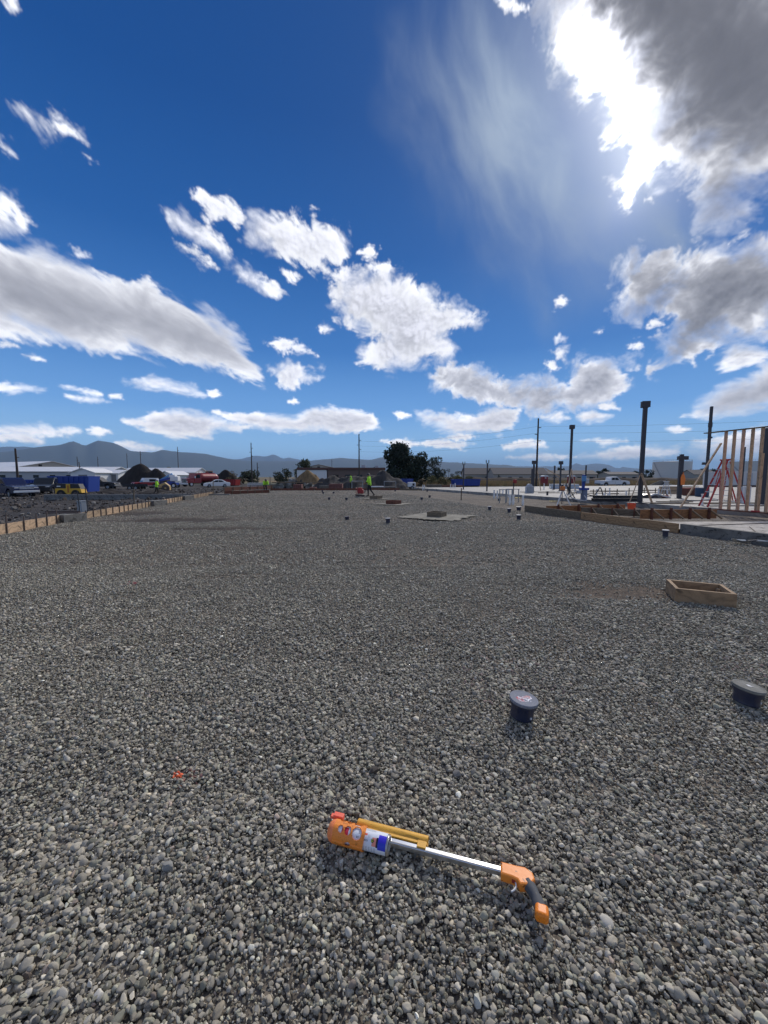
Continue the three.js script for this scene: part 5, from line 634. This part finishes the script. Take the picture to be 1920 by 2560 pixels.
for (const [u, D, L, tn, ridge, lab, op] of [[1192, 200, 14, 0, 6.4, 'tan house with grey hipped roof beside the dark trees', 2], [1292, 190, 26, 2, 6.3, 'long grey roofed house with a dark conifer in front', 5], [1420, 190, 23, -2, 5.0, 'low grey roofed house behind the portable toilets', 4], [1545, 200, 15, 0, 4.4, 'low house with grey roof behind the white pickup', 3], [1745, 210, 12, 0, 5.6, 'pale gabled house behind the lumber brace', 2]]) {
  const o = []; for (let k = 0; k < op; k++) o.push(['window', -L / 2 + (k + .7) * L / op - 1, 1.1, 1.7, 1.1, 'f']); o.push(['door', L / 2 - 1.4, 0, 1.1, 2.1, 'f', M.brickWall]); shed('house', lab, [(u - 960) / 968.9 * D, LOT, -D], R(tn), L, 10, 3.3, ridge, M.houseWall, M.greyRoof, o, 'house'); }
function tank(label, u, D, r, top) { const t = thing('storage_tank', label, 'storage tank', [(u - 960) / 968.9 * D, LOT - .3, -D]); part(t, 'shell', cyl(r, r, top + .8, 64, 0, (top + .8) / 2, 0), M.tank); part(t, 'roof', new THREE.ConeGeometry(r, .5, 64).translate(0, top + 1.05, 0), M.offWhite); const n = 26, rail = [turned(new THREE.TorusGeometry(r - .2, .06, 6, 64), Math.PI / 2).translate(0, top + 1.9, 0)]; part(t, 'railing', rail[0], M.galvanised); for (let i = 0; i < n; i++) { const a = i / n * 6.2832; part(t, 'rail_post', box(.09, 1.1, .09, Math.cos(a) * (r - .2), top + 1.35, Math.sin(a) * (r - .2)), M.galvanised); } part(t, 'stair', tube([...Array(12).keys()].map((k) => [Math.cos(2.6 + k * .06) * (r + .3), .3 + k * (top - .2) / 11, Math.sin(2.6 + k * .06) * (r + .3)]), .14, 30, 5), M.galvanised); for (let k = 1; k < 4; k++) part(t, 'seam', turned(new THREE.TorusGeometry(r + .01, .04, 4, 64), Math.PI / 2).translate(0, (top + .8) * k / 4, 0), M.offWhite); }
tank('white round storage tank with roof railing behind the thick tee column', 1678, 262, 10.9, 11.6); tank('pale grey storage tank rising behind the stud wall', 1905, 240, 18, 10.8);
const soil = mat('soil', [.032, .026, .023], 1, { map: mottle }), greySoil = mat('greySoil', [.075, .068, .064], 1, { map: mottle }), tanGrass = mat('tanGrass', [.30, .20, .10], 1, { map: mottle }), bankSoil = mat('bankSoil', [.085, .06, .045], 1, { map: mottle }), gravelHeap = mat('gravelHeap', [.09, .088, .085], 1, { map: mottle });
const peak = (d) => d >= 1 ? 0 : 1.12 * (1 - Math.sqrt(d * d + .012)) + .0;
function mound(name, label, u, D, w, d, peaks, m, rough = .25, cat = 'soil pile') {   // peaks: [x, z, radius, height]
  const NX = 64, NZ = 36, g = new THREE.PlaneGeometry(w, d, NX, NZ); g.rotateX(-Math.PI / 2); const p = g.attributes.position, uv = g.attributes.uv; for (let i = 0; i < p.count; i++) { const x = p.getX(i), z = p.getZ(i); let h = 0; for (const [px, pz, r, hh] of peaks) { const c = hh * peak(Math.hypot((x - px) / r, (z - pz) / (r * .62))); h = h + c - Math.min(h, c) * .92; } const edge = sstep(1, .86, Math.max(Math.abs(x) / w, Math.abs(z) / d) * 2); h = Math.max(0, h + Math.min(1, h * 2) * fbm(x * .7 + u, 2, z * .7, 5) * rough * 4) * edge; p.setY(i, h - .12); uv.setXY(i, x / 3, z / 3 + h / 3); } g.computeVertexNormals();
  return single(name, label, cat, g, m, [(u - 960) / 968.9 * D, LOT, -D]); }
mound('soil_pile', 'tall pointed pile of dark soil in front of the white sheds', 356, 92, 15, 10, [[-.4, 0, 6.6, 5.2], [3.6, .5, 4.6, 4.1], [-3.2, .5, 4, 2.6]], soil, .13);
mound('soil_pile', 'low dark soil mound behind the red dumpster', 566, 98, 9, 7, [[0, 0, 4.6, 3.9], [-2, 0, 2.4, 2.8]], soil, .12);
mound('soil_pile', 'broad grey brown soil heap behind the walking worker', 905, 62, 17.5, 9, [[-4.6, 0, 4.4, 2.3], [-1, .3, 6.5, 2.2], [3.2, -.2, 5.6, 2.9], [5, .4, 3.4, 1.6]], greySoil, .3);
mound('grass_mound', 'mound covered in dry tan grass before the grey hall', 768, 104, 9, 6, [[0, 0, 4.8, 3.9], [2, 0, 3, 2.6]], tanGrass, .1, 'mound'); mound('gravel_heap', 'low dark gravel heap beyond the tall braced column', 1655, 72, 7, 4, [[0, 0, 3.4, 1.5]], gravelHeap, .08, 'gravel heap');
mound('dirt_ridge', 'low ridge of churned dirt along the stem wall', 300, 44, 17, 3, [[-5, 0, 3, .5], [-1, 0, 4, .75], [4, 0, 4, .7]], soil, .1);
single('earth_bank', 'long low bank of bare brown earth in front of the houses', 'earth bank', (() => { const g = new THREE.PlaneGeometry(150, 8, 150, 10); g.rotateX(-Math.PI / 2); const p = g.attributes.position; for (let i = 0; i < p.count; i++) { const x = p.getX(i), z = p.getZ(i); p.setY(i, 2.1 * (1 - (z / 4) ** 2) * (.8 + fbm(x * .12, 3, z * .3, 4) * .7) * sstep(75, 66, Math.abs(x)) - .1); } g.computeVertexNormals(); return g; })(), bankSoil, [92.879, LOT, -150]);
// broken concrete and pallets of brick
{ const q = rng(14), t = thing('rubble_pile', 'pile of broken concrete slabs and debris beyond the red forms', 'rubble', [-14.861, LOT, -64]); const ms = [M.concrete, M.wallConcrete, greySoil]; for (let i = 0; i < 60; i++) { const pts = []; for (let k = 0; k < 10; k++) pts.push(new THREE.Vector3(q() - .5, (q() - .5) * .35, q() - .5)); const s = .5 + q() * .9, g = new ConvexGeometry(pts); g.scale(s, s, s); turned(g, q() * 2, q() * 6, q() * 2); const x = (q() - .5) * 6.6, h = (1 - Math.abs(x) / 3.6) * 1.6; g.translate(x, .15 + q() * h, (q() - .5) * 2); part(t, 'chunk', g, ms[Math.floor(q() * 3)]); } }
function brickPallet(label, u, D, w, rows, y = LOT) { const t = thing('brick_pallet', label, 'brick pallet', [(u - 960) / 968.9 * D, y, -D], R(u % 7 - 3)); part(t, 'pallet', box(w + .1, .13, 1, 0, .065, 0), M.oldWood); for (let j = 0; j < rows; j++) for (let i = 0; i < 4; i++) part(t, 'brick_layer', box(w / 4 - .02, .2, .95, -w / 2 + (i + .5) * w / 4, .25 + j * .22, ((i + j) % 2) * .03), M.brick); }
brickPallet('pallet of red brick standing before the rubble', 745, 52, 1.1, 4); brickPallet('wide pallet of red brick in front of the soil heap', 840, 55, 1.9, 4); brickPallet('low pallet of red brick beside the rubble', 782, 54, .9, 2);
for (const [u, D, w, lab] of [[690, 66, 2.2, 'stack of pale boards near the rubble'], [812, 55, 1.5, 'stack of grey boards between the brick pallets'], [940, 52, 2.0, 'stack of white boards behind the walking worker'], [975, 50, 1.6, 'low stack of grey boards beside the far cart frame'], [640, 80, 3.4, 'long pale stack of trusses beyond the bending worker'], [1085, 62, 2.4, 'stack of grey pallets in front of the dry grass'], [1130, 58, 3, 'stack of brown crates by the slab corner']]) { const t = thing('board_stack', lab, 'board stack', [(u - 960) / 968.9 * D, LOT, -D], R(u % 5 - 2)); for (let j = 0; j < 5; j++) part(t, 'board', box(w, .12, .8, (j % 2) * .06, .1 + j * .15, 0), u === 1130 ? M.redForm : j % 2 ? M.oldWood : u === 940 || u === 640 ? M.white : M.concrete); }
for (const [u, D, lab] of [[893, 50, 'grey wire cage standing behind the plate compactor'], [975, 47, 'bare metal pipe frame on wheels behind the walking worker']]) { const t = thing('cart_frame', lab, 'cart', [(u - 960) / 968.9 * D, LOT, -D]); for (const sx of [-.7, .7]) for (const sz of [-.3, .3]) part(t, 'upright', cyl(.03, .03, 1.4, 8, sx, .75, sz), M.galvanised); part(t, 'top_rail', box(1.45, .05, .65, 0, 1.45, 0), M.galvanised); part(t, 'shelf', box(1.45, .05, .65, 0, .5, 0), M.galvanised); }
// utility poles and their wires
function utilityPole(label, x, z, h, r = .15, pins = 3) { const t = thing('utility_pole', label, 'utility pole', [x, LOT - .1, z], 0); part(t, 'shaft', cyl(r * .62, r, h, 12, 0, h / 2, 0), M.pole); for (let k = 0; k < pins; k++) { part(t, 'insulator', box(.5, .1, .1, (k % 2 ? -1 : 1) * .22, h - 1.4 - k * 1.0, 0), M.pole); } return t; }
const UPY = LOT; utilityPole('tall dark utility pole carrying three wires beside the portable toilet', 23.591, -60, 11.0, .17); utilityPole('utility pole rising behind the broad soil heap', -5.439, -85, 11.4, .17); utilityPole('utility pole beyond the bending worker', -34.056, -100, 10.8, .17); utilityPole('thick dark utility pole behind the navy pickup', -58.609, -62, 6.6, .2, 1);
for (const [u, v, D, lab] of [[354, 1128, 150, 'utility pole rising directly behind the soil pile peak'], [447, 1118, 150, 'utility pole behind the red tank truck'], [196, 1142, 150, 'thin pole at the peak of the tan gable'], [247, 1142, 190, 'thin pole between the sheds and mountains'], [320, 1134, 190, 'thin pole beside a small pale tree'], [644, 1157, 110, 'short pole in front of the dark hedge'], [200, 1155, 110, 'leaning looking short pole in front of the white sheds'], [830, 1148, 230, 'thin distant pole behind the grey hall']]) { const h = (1192 - v) / 965 * D + 1.6 - LOT; utilityPole(lab.replace('leaning looking ', ''), (u - 960) / 968.9 * D, -D, h, .16, 1); }
utilityPole('utility pole standing beyond the far end of the wires', 75, -38, 11, .17);
{ const A = [23.591, -60], B = [75, -38], C = [-5.439, -85]; for (const [k, dy] of [[0, 9.2], [1, 8.2], [2, 7.0]]) for (const [P, Q, nm] of [[A, B, 'toward the tanks'], [A, C, 'toward the soil heap']]) { const pts = []; for (let i = 0; i <= 10; i++) { const f = i / 10; pts.push([lerp(P[0], Q[0], f), dy - 1.2 * 4 * f * (1 - f) * .6, lerp(P[1], Q[1], f)]); } single('overhead_wire', ['top', 'middle', 'lowest'][k] + ' overhead wire running from the tall pole ' + nm, 'wire', tube(pts, .011, 30, 5), M.wire); } }
// trees: trunk, limbs and a crown of leaf clumps
function tree(label, u, D, w, h, rgb, seed, o = {}) {
  const q = rng(seed), t = thing(o.name ?? 'tree', label, o.cat ?? 'tree', [(u - 960) / 968.9 * D, LOT, -D], 0, o.group), limbs = [], lobes = [], base = o.base ?? .15;
  limbs.push(rod([0, 0, 0], [0, h * .55, 0], w * .03, w * .016, 8));
  const n = o.lobes ?? 14; for (let i = 0; i < n; i++) { const a = q() * 6.2832, f = q(), y = h * lerp(base + .1, .86, f), r = w * .5 * Math.sqrt(q()) * (o.cone ? (1 - f * .85) : Math.sin(Math.PI * lerp(.25, .9, f)) ** .6) * .78, lr = w * (o.cone ? .16 * (1.25 - f) : lerp(.12, .2, q())); lobes.push([Math.cos(a) * r, y, Math.sin(a) * r, lr]); limbs.push(rod([0, h * lerp(.15, .45, f), 0], [Math.cos(a) * r, y, Math.sin(a) * r], w * .012, w * .004, 6)); }
  part(t, 'trunk', limbs, M.pole);
  const N = o.leaves ?? 3200, P = [], C = [], size = o.size ?? w * .028; const v = new THREE.Vector3(), a = new THREE.Vector3(), b = new THREE.Vector3();
  for (let i = 0; i < N; i++) { const L = lobes[Math.floor(q() * lobes.length)]; v.set(q() - .5, q() - .5, q() - .5).normalize().multiplyScalar(L[3] * Math.cbrt(.25 + q() * .85) * (1 + (q() < .1 ? .35 : 0))); v.y *= .85; const cx = L[0] + v.x, cy = Math.max(h * base * .5, L[1] + v.y), cz = L[2] + v.z; a.set(q() - .5, q() - .5, q() - .5).normalize(); b.set(q() - .5, q() - .5, q() - .5).cross(a).normalize(); const s = size * (.6 + q() * .9), k = .7 + q() * .6, c = [rgb[0] * k * (1 + (q() - .5) * .3), rgb[1] * k, rgb[2] * k];
    const pt = (m, n2) => { P.push(cx + (a.x * m + b.x * n2) * s, cy + (a.y * m + b.y * n2) * s, cz + (a.z * m + b.z * n2) * s); C.push(...c); }; pt(-1, 0); pt(0, -.6); pt(1, 0); pt(-1, 0); pt(1, 0); pt(0, .6); }
  const g = new THREE.BufferGeometry(); g.setAttribute('position', new THREE.Float32BufferAttribute(P, 3)); g.setAttribute('color', new THREE.Float32BufferAttribute(C, 3)); g.computeVertexNormals(); part(t, 'crown', g, leafMat); return t; }
const leafMat = new THREE.MeshPhysicalMaterial({ vertexColors: true, roughness: .85, transmission: .12, thickness: 0 });
const dk = [.022, .036, .018], mid = [.06, .085, .035], ol = [.13, .125, .045], rus = [.14, .10, .05];
tree('largest dark broad tree standing behind the blue dumpster', 1000, 100, 11.5, 10.6, dk, 5, { leaves: 11000, base: .02, lobes: 34 }); tree('dark tree leaning against the largest tree', 1040, 102, 8, 8.6, dk, 15, { leaves: 6000, base: .02, lobes: 18 });
tree('tall airy grey green tree beside the largest dark tree', 1088, 104, 6, 8.0, [.05, .065, .045], 25, { leaves: 3000, base: .05 }); tree('smaller olive tree past the airy one', 1122, 106, 3.2, 4.6, [.05, .06, .03], 35, { leaves: 1500, base: .05 }); tree('small dark rounded tree before the roofs', 1145, 120, 2.6, 4.3, dk, 45, { leaves: 1200, base: .2 });
tree('small dark conifer on the roof line of the red fascia building', 937, 190, 3.4, 8.5, dk, 55, { cone: true, leaves: 900 }); tree('green tree behind the grey hall', 763, 160, 10, 9.4, [.055, .07, .03], 65, { leaves: 4200, base: .1 });
tree('dark leafy hedge bush left of the tan grass mound', 713, 95, 5.6, 4.2, [.035, .045, .018], 75, { leaves: 2600, base: 0, name: 'bush', cat: 'bush' }).userData.label = 'dark leafy bush beside the tan grass mound'; tree('dark leafy hedge with a short pole in it', 625, 105, 6.4, 3.7, [.035, .048, .02], 85, { leaves: 2600, base: 0, name: 'bush', cat: 'bush' });
tree('olive brush growing on the soil mound', 585, 96, 4, 3.6, rus, 95, { leaves: 1500, base: 0, name: 'bush', cat: 'bush' }); tree('olive brush behind the tank truck', 510, 108, 3.2, 3.6, ol, 96, { leaves: 1200, base: 0, name: 'bush', cat: 'bush' });
tree('small yellow green tree beyond the white shed', 423, 190, 3.6, 7.6, [.13, .13, .03], 97, { leaves: 900 }); tree('pale round tree at the foot of the mountains', 320, 200, 4, 6.2, ol, 98, { leaves: 700 }); tree('green trees edge above the white warehouse', 15, 230, 14, 11, [.09, .10, .05], 99, { leaves: 2200 }); tree('small brownish tree above the warehouse ridge', 105, 260, 6, 10.5, rus, 100, { leaves: 800 });
tree('olive roadside tree between sheds and poles', 255, 210, 8, 6.5, ol, 109, { leaves: 900 });
for (const [u, D, w, h, c, lab] of [[1080, 88, 3, 2.2, ol, 'olive bush at the foot of the airy tree'], [1105, 86, 3, 1.9, [.15, .13, .05], 'yellowish bush among dry grass'], [1140, 92, 3.6, 2.3, [.12, .12, .03], 'bright olive bush behind the long blue dumpster'], [1172, 95, 3.4, 2.1, ol, 'dull bush near the end of the long blue dumpster'], [1052, 84, 2, 1.6, rus, 'rusty bush below the dark trees']]) tree(lab, u, D, w, h, c, u, { leaves: 1300, base: 0, name: 'bush', cat: 'bush', size: .12 });
tree('dark pointed conifer in front of the long grey roofed house', 1247, 180, 2.6, 3.6, dk, 200, { cone: true, leaves: 900, base: 0 });
for (const [u, w, h, lab] of [[1400, 7, 7.2, 'dark garden tree above the low grey roofs'], [1428, 5, 6.4, 'dark garden tree behind the slim column'], [1495, 6, 5.2, 'dark garden tree beside the white pickup roof'], [1514, 6.5, 7.2, 'taller dark garden tree behind the white pickup'], [1590, 7, 5, 'dark garden tree next to the tall braced column'], [1622, 7, 6, 'broad dark garden tree touching the tank'], [1732, 6, 6.5, 'dark garden tree by the far side of the tank'], [1752, 7, 7, 'loose dark garden tree behind the brace'], [1785, 7, 6.6, 'dark garden tree between tank and stud wall'], [1312, 3, 6.6, 'thin dark garden tree behind the house ridge']]) tree(lab, u, 215, w, h, dk, u + 7, { leaves: 1100, base: .02, size: .28 });
{ // dry grass along the edge of the lot
  const q = rng(61), bl = new THREE.BufferGeometry(), P = []; for (let k = 0; k < 7; k++) { const a = k * .9, l = .3 * Math.cos(a * 2), d = .3 * Math.sin(a * 3); P.push(-.03 + l * .3, 0, d * .3, .03 + l * .3, 0, d * .3, l, .55 + .25 * Math.sin(k * 2), d); } bl.setAttribute('position', new THREE.Float32BufferAttribute(P, 3)); bl.computeVertexNormals();
  const N = 26000, im = new THREE.InstancedMesh(bl, mat('dryGrass', [1, 1, 1], 1), N), m = new THREE.Matrix4(), e = new THREE.Euler(), qq = new THREE.Quaternion(); for (let i = 0; i < N; i++) { const D = 84 + q() * 62, az = lerp(.055, 1.02, q()), k = .7 + q() * .6, g = q() < .2 ? [.2, .18, .07] : [.36, .25, .12]; e.set(0, q() * 6.3, 0); m.compose(new THREE.Vector3(az * D, LOT - .05, -D), qq.setFromEuler(e), new THREE.Vector3(1.4, .6 + q() * .9, 1.4)); im.setMatrixAt(i, m); im.setColorAt(i, new THREE.Color().setRGB(g[0] * k, g[1] * k, g[2] * k)); } im.name = 'dry_grass'; im.userData = { kind: 'stuff', label: 'tall dry tan grass along the edge of the lot' }; scene.add(im); }
{ // clods and broken stone over the churned lot
  const q = rng(71), pts = []; for (let k = 0; k < 16; k++) pts.push(new THREE.Vector3(q() - .5, q() - .5, q() - .5).normalize().multiplyScalar(.4 + q() * .12)); const g = toCreasedNormals(new ConvexGeometry(pts), R(35)); g.scale(1, .6, .85);
  const N = 12000, im = new THREE.InstancedMesh(g, mat('clod', [1, 1, 1], .95), N), m = new THREE.Matrix4(), e = new THREE.Euler(), qq = new THREE.Quaternion(); for (let i = 0; i < N; i++) { const D = 8 + 52 * q() ** 1.4, z = -D, x = leftEdge(z) - .25 - 26 * q() ** 1.3, heap = sstep(-.05, .3, fbm(x * .3, 9, z * .3, 3)), s = (.04 + .2 * q() ** 3) * (1 + heap), k = .5 + q(), c = q() < .16 ? [.2, .19, .175] : q() < .5 ? [.055, .043, .036] : [.09, .078, .068];
    e.set(q() * 3, q() * 6, q() * 3); m.compose(new THREE.Vector3(x, LOT - .02 + (dirtHeight(x, z) + .17) * (.18 + .82 * sstep(0, 2.5, leftEdge(z) - x)) * (1 - 0.6 * sstep(45, 80, -z)) + s * .1, z), qq.setFromEuler(e), new THREE.Vector3(s, s, s)); im.setMatrixAt(i, m); im.setColorAt(i, new THREE.Color().setRGB(c[0] * k, c[1] * k, c[2] * k)); }
  im.name = 'dirt_clods'; im.userData = { kind: 'stuff', label: 'clods and broken stone strewn over the dirt lot' }; scene.add(im); }
// ---------------------------------------------------------------- people (front along local +x)
function sdfMesh(bones, lo, size, res, inflate = 0) {
  const mc = new MarchingCubes(res, new THREE.MeshStandardMaterial(), false, false, 60000), f = mc.field, k = .035; mc.isolation = 0;
  for (let z = 0; z < res; z++) for (let y = 0; y < res; y++) for (let x = 0; x < res; x++) {
    const h = res / 2, px = lo[0] + size / 2 + (x - h) / h * size / 2, py = lo[1] + size / 2 + (y - h) / h * size / 2, pz = lo[2] + size / 2 + (z - h) / h * size / 2; let d = 9;
    for (const [a, b, r0, r1] of bones) { const ex = b[0] - a[0], ey = b[1] - a[1], ez = b[2] - a[2], t = clamp(((px - a[0]) * ex + (py - a[1]) * ey + (pz - a[2]) * ez) / (ex * ex + ey * ey + ez * ez + 1e-9)), q = Math.hypot(px - a[0] - ex * t, py - a[1] - ey * t, pz - a[2] - ez * t) - lerp(r0, r1, t) - inflate, m = Math.max(k - Math.abs(d - q), 0) / k; d = Math.min(d, q) - m * m * k * .25; }
    f[z * res * res + y * res + x] = -d;
  }
  mc.update(); const n = mc.count ?? mc.geometry.drawRange.count, P = new Float32Array(n * 3); for (let i = 0; i < n * 3; i++) P[i] = lo[i % 3] + size / 2 + mc.positionArray[i] * size / 2;
  let g = new THREE.BufferGeometry(); g.setAttribute('position', new THREE.BufferAttribute(P, 3)); g = mergeVertices(g, 1e-4); g.computeVertexNormals(); return g;
}
function person(label, pos, turn, J, pants, skinRGB = [.3, .17, .11], hat = M.black, vest = M.lime) {
  const t = thing('person', label, 'person', pos, turn), B = [];
  const add = (a, b, r0, r1 = r0) => B.push([J[a], J[b], r0, r1]);
  const mix = (a, b, f) => J[a].map((v, i) => lerp(v, J[b][i], f));
  add('neck', 'pelvis', .11, .12); B.push([mix('shL', 'pelvis', .12), mix('hipL', 'neck', .1), .085, .095], [mix('shR', 'pelvis', .12), mix('hipR', 'neck', .1), .085, .095]); add('shL', 'shR', .075);
  add('neck', 'head', .055); B.push([J.head, J.head.map((v, i) => v + [.02, -.03, 0][i]), .098, .088]); B.push([J.head.map((v, i) => v + [.095, -.01, 0][i]), J.head.map((v, i) => v + [.115, -.03, 0][i]), .014, .018]);
  for (const s of ['L', 'R']) { add('hip' + s, 'knee' + s, .088, .062); add('knee' + s, 'ank' + s, .06, .042); add('ank' + s, 'toe' + s, .046, .038); add('sh' + s, 'elb' + s, .056, .045); add('elb' + s, 'hand' + s, .042, .03); const H = J['hand' + s], E = J['elb' + s], d = H.map((v, i) => (v - E[i])), L = Math.hypot(...d); for (let f = 0; f < 4; f++) { const o = (f - 1.5) * .019, q = H.map((v, i) => v + d[i] / L * .03 + [0, 0, o][i]); B.push([q, q.map((v, i) => v + d[i] / L * (.07 - Math.abs(f - 1.4) * .008) + [.01, -.02, 0][i]), .011, .009]); } B.push([H, H.map((v, i) => v + d[i] / L * .04 + [.035, .01, 0][i]), .014, .01]); }
  const g = sdfMesh(B, [-1.0, -.1, -1.0], 2.0, 88), p = g.attributes.position, C = []; for (let i = 0; i < p.count; i++) { const v = [p.getX(i), p.getY(i), p.getZ(i)], near = (a, r) => Math.hypot(v[0] - a[0], v[1] - a[1], v[2] - a[2]) < r; const c = near(J.head, .15) || near(J.handL, .12) || near(J.handR, .12) ? skinRGB : near(J.ankL, .12) || near(J.ankR, .12) || near(J.toeL, .1) || near(J.toeR, .1) ? [.05, .035, .025] : pants; C.push(...c); } g.setAttribute('color', new THREE.Float32BufferAttribute(C, 3));
  part(t, 'body', g, new THREE.MeshStandardMaterial({ vertexColors: true, roughness: .9 }));
  const V = [B[0], B[1], B[2], B[3], [J.shL, mix('shL', 'elbL', .95), .056, .05], [J.shR, mix('shR', 'elbR', .95), .056, .05]]; const vg = sdfMesh(V, [-1.0, -.1, -1.0], 2.0, 80, .024); const vm = part(t, 'vest', vg, vest, 'lime yellow high visibility top');
  const hg = new THREE.LatheGeometry([[.165, -.01], [.135, .01], [.128, .02], [.122, .07], [.095, .115], [.05, .138], [.0005, .142]].map(([a, b]) => new THREE.Vector2(a, b)), 24); hg.scale(1.08, 1, 1); hg.translate(J.head[0], J.head[1] + .035, J.head[2]); part(t, 'hard_hat', hg, hat); return t; }
const stand = { pelvis: [0, .95, 0], neck: [0, 1.45, 0], head: [.03, 1.62, 0], shL: [0, 1.4, -.19], shR: [0, 1.4, .19], hipL: [0, .93, -.1], hipR: [0, .93, .1], kneeL: [.02, .5, -.11], kneeR: [.03, .5, .11], ankL: [-.02, .08, -.11], ankR: [0, .08, .12], toeL: [.14, .04, -.12], toeR: [.16, .04, .13], elbL: [.02, 1.13, -.25], elbR: [.02, 1.13, .25], handL: [.12, .9, -.24], handR: [.14, .92, .23] };
const walk = { ...stand, pelvis: [0, .93, 0], neck: [.04, 1.44, 0], head: [.1, 1.6, 0], shL: [.04, 1.39, -.18], shR: [.04, 1.39, .18], hipL: [0, .91, -.1], hipR: [0, .91, .1], kneeL: [.1, .5, -.1], kneeR: [-.08, .48, .1], ankL: [.08, .08, -.1], ankR: [-.34, .13, .1], toeL: [.23, .04, -.1], toeR: [-.24, .04, .1], elbL: [.14, 1.13, -.23], elbR: [.12, 1.12, .23], handL: [.36, 1.0, -.16], handR: [.36, 1.0, .16] };
const bend = { ...stand, pelvis: [-.12, .9, 0], neck: [.24, 1.18, 0], head: [.38, 1.24, 0], shL: [.22, 1.13, -.19], shR: [.22, 1.13, .19], hipL: [-.12, .88, -.1], hipR: [-.12, .88, .1], kneeL: [.06, .5, -.12], kneeR: [.08, .48, .13], elbL: [.3, .85, -.24], elbR: [.3, .85, .24], handL: [.4, .6, -.16], handR: [.4, .6, .16] };
{ const [x, z] = [-1.111, -29.758]; person('person in lime top and dark trousers walking behind the plate compactor', [x, 0, z], Math.PI - .15, walk, [.015, .017, .022]); 
  const [cx, cz] = [-1.882, -29.758]; const t = thing('plate_compactor', 'red walk-behind plate compactor pushed by the walking person', 'compactor', [cx + .1, 0, cz], Math.PI - .15); part(t, 'plate', prism([[-.35, .06], [-.3, .02], [.32, .02], [.42, .14], [.38, .16], [-.32, .12]], .5, .01), M.rustSteel); part(t, 'engine', new RoundedBoxGeometry(.42, .34, .4, 3, .06).translate(.02, .38, 0), M.red); part(t, 'fuel_tank', new RoundedBoxGeometry(.3, .14, .3, 3, .05).translate(.05, .6, 0), mat('compactorRed', [.38, .03, .02], .5)); part(t, 'guard', tube([[.3, .2, .22], [.34, .6, .2], [.34, .6, -.2], [.3, .2, -.22]], .02, 20, 6), M.red); part(t, 'handle', tube([[-.25, .25, .2], [-.5, .7, .2], [-.68, .98, .19], [-.7, 1.0, 0], [-.68, .98, -.19], [-.5, .7, -.2], [-.25, .25, -.2]], .018, 40, 6), M.black); part(t, 'exhaust', turned(cyl(.06, .06, .2, 12), Math.PI / 2).translate(.2, .5, .2), M.galvanised); }
person('person in lime top and white hard hat walking beside the stem wall', [-25, LOT, -42.5], R(20), walk, [.018, .017, .016], [.3, .17, .11], M.white);
person('person in lime top bending over the red brown footing forms', [-12.59, LOT + .35, -41], R(-60), bend, [.015, .017, .022], [.3, .17, .11], M.black);
person('person in lime top standing in front of the broad soil heap', [-4.848, LOT + .35, -57], R(-150), stand, [.03, .03, .03], [.3, .17, .11], M.lime);
scene.traverse((o) => { if (o.isMesh) { o.castShadow = true; o.receiveShadow = true; } });
renderer.render(scene, camera);
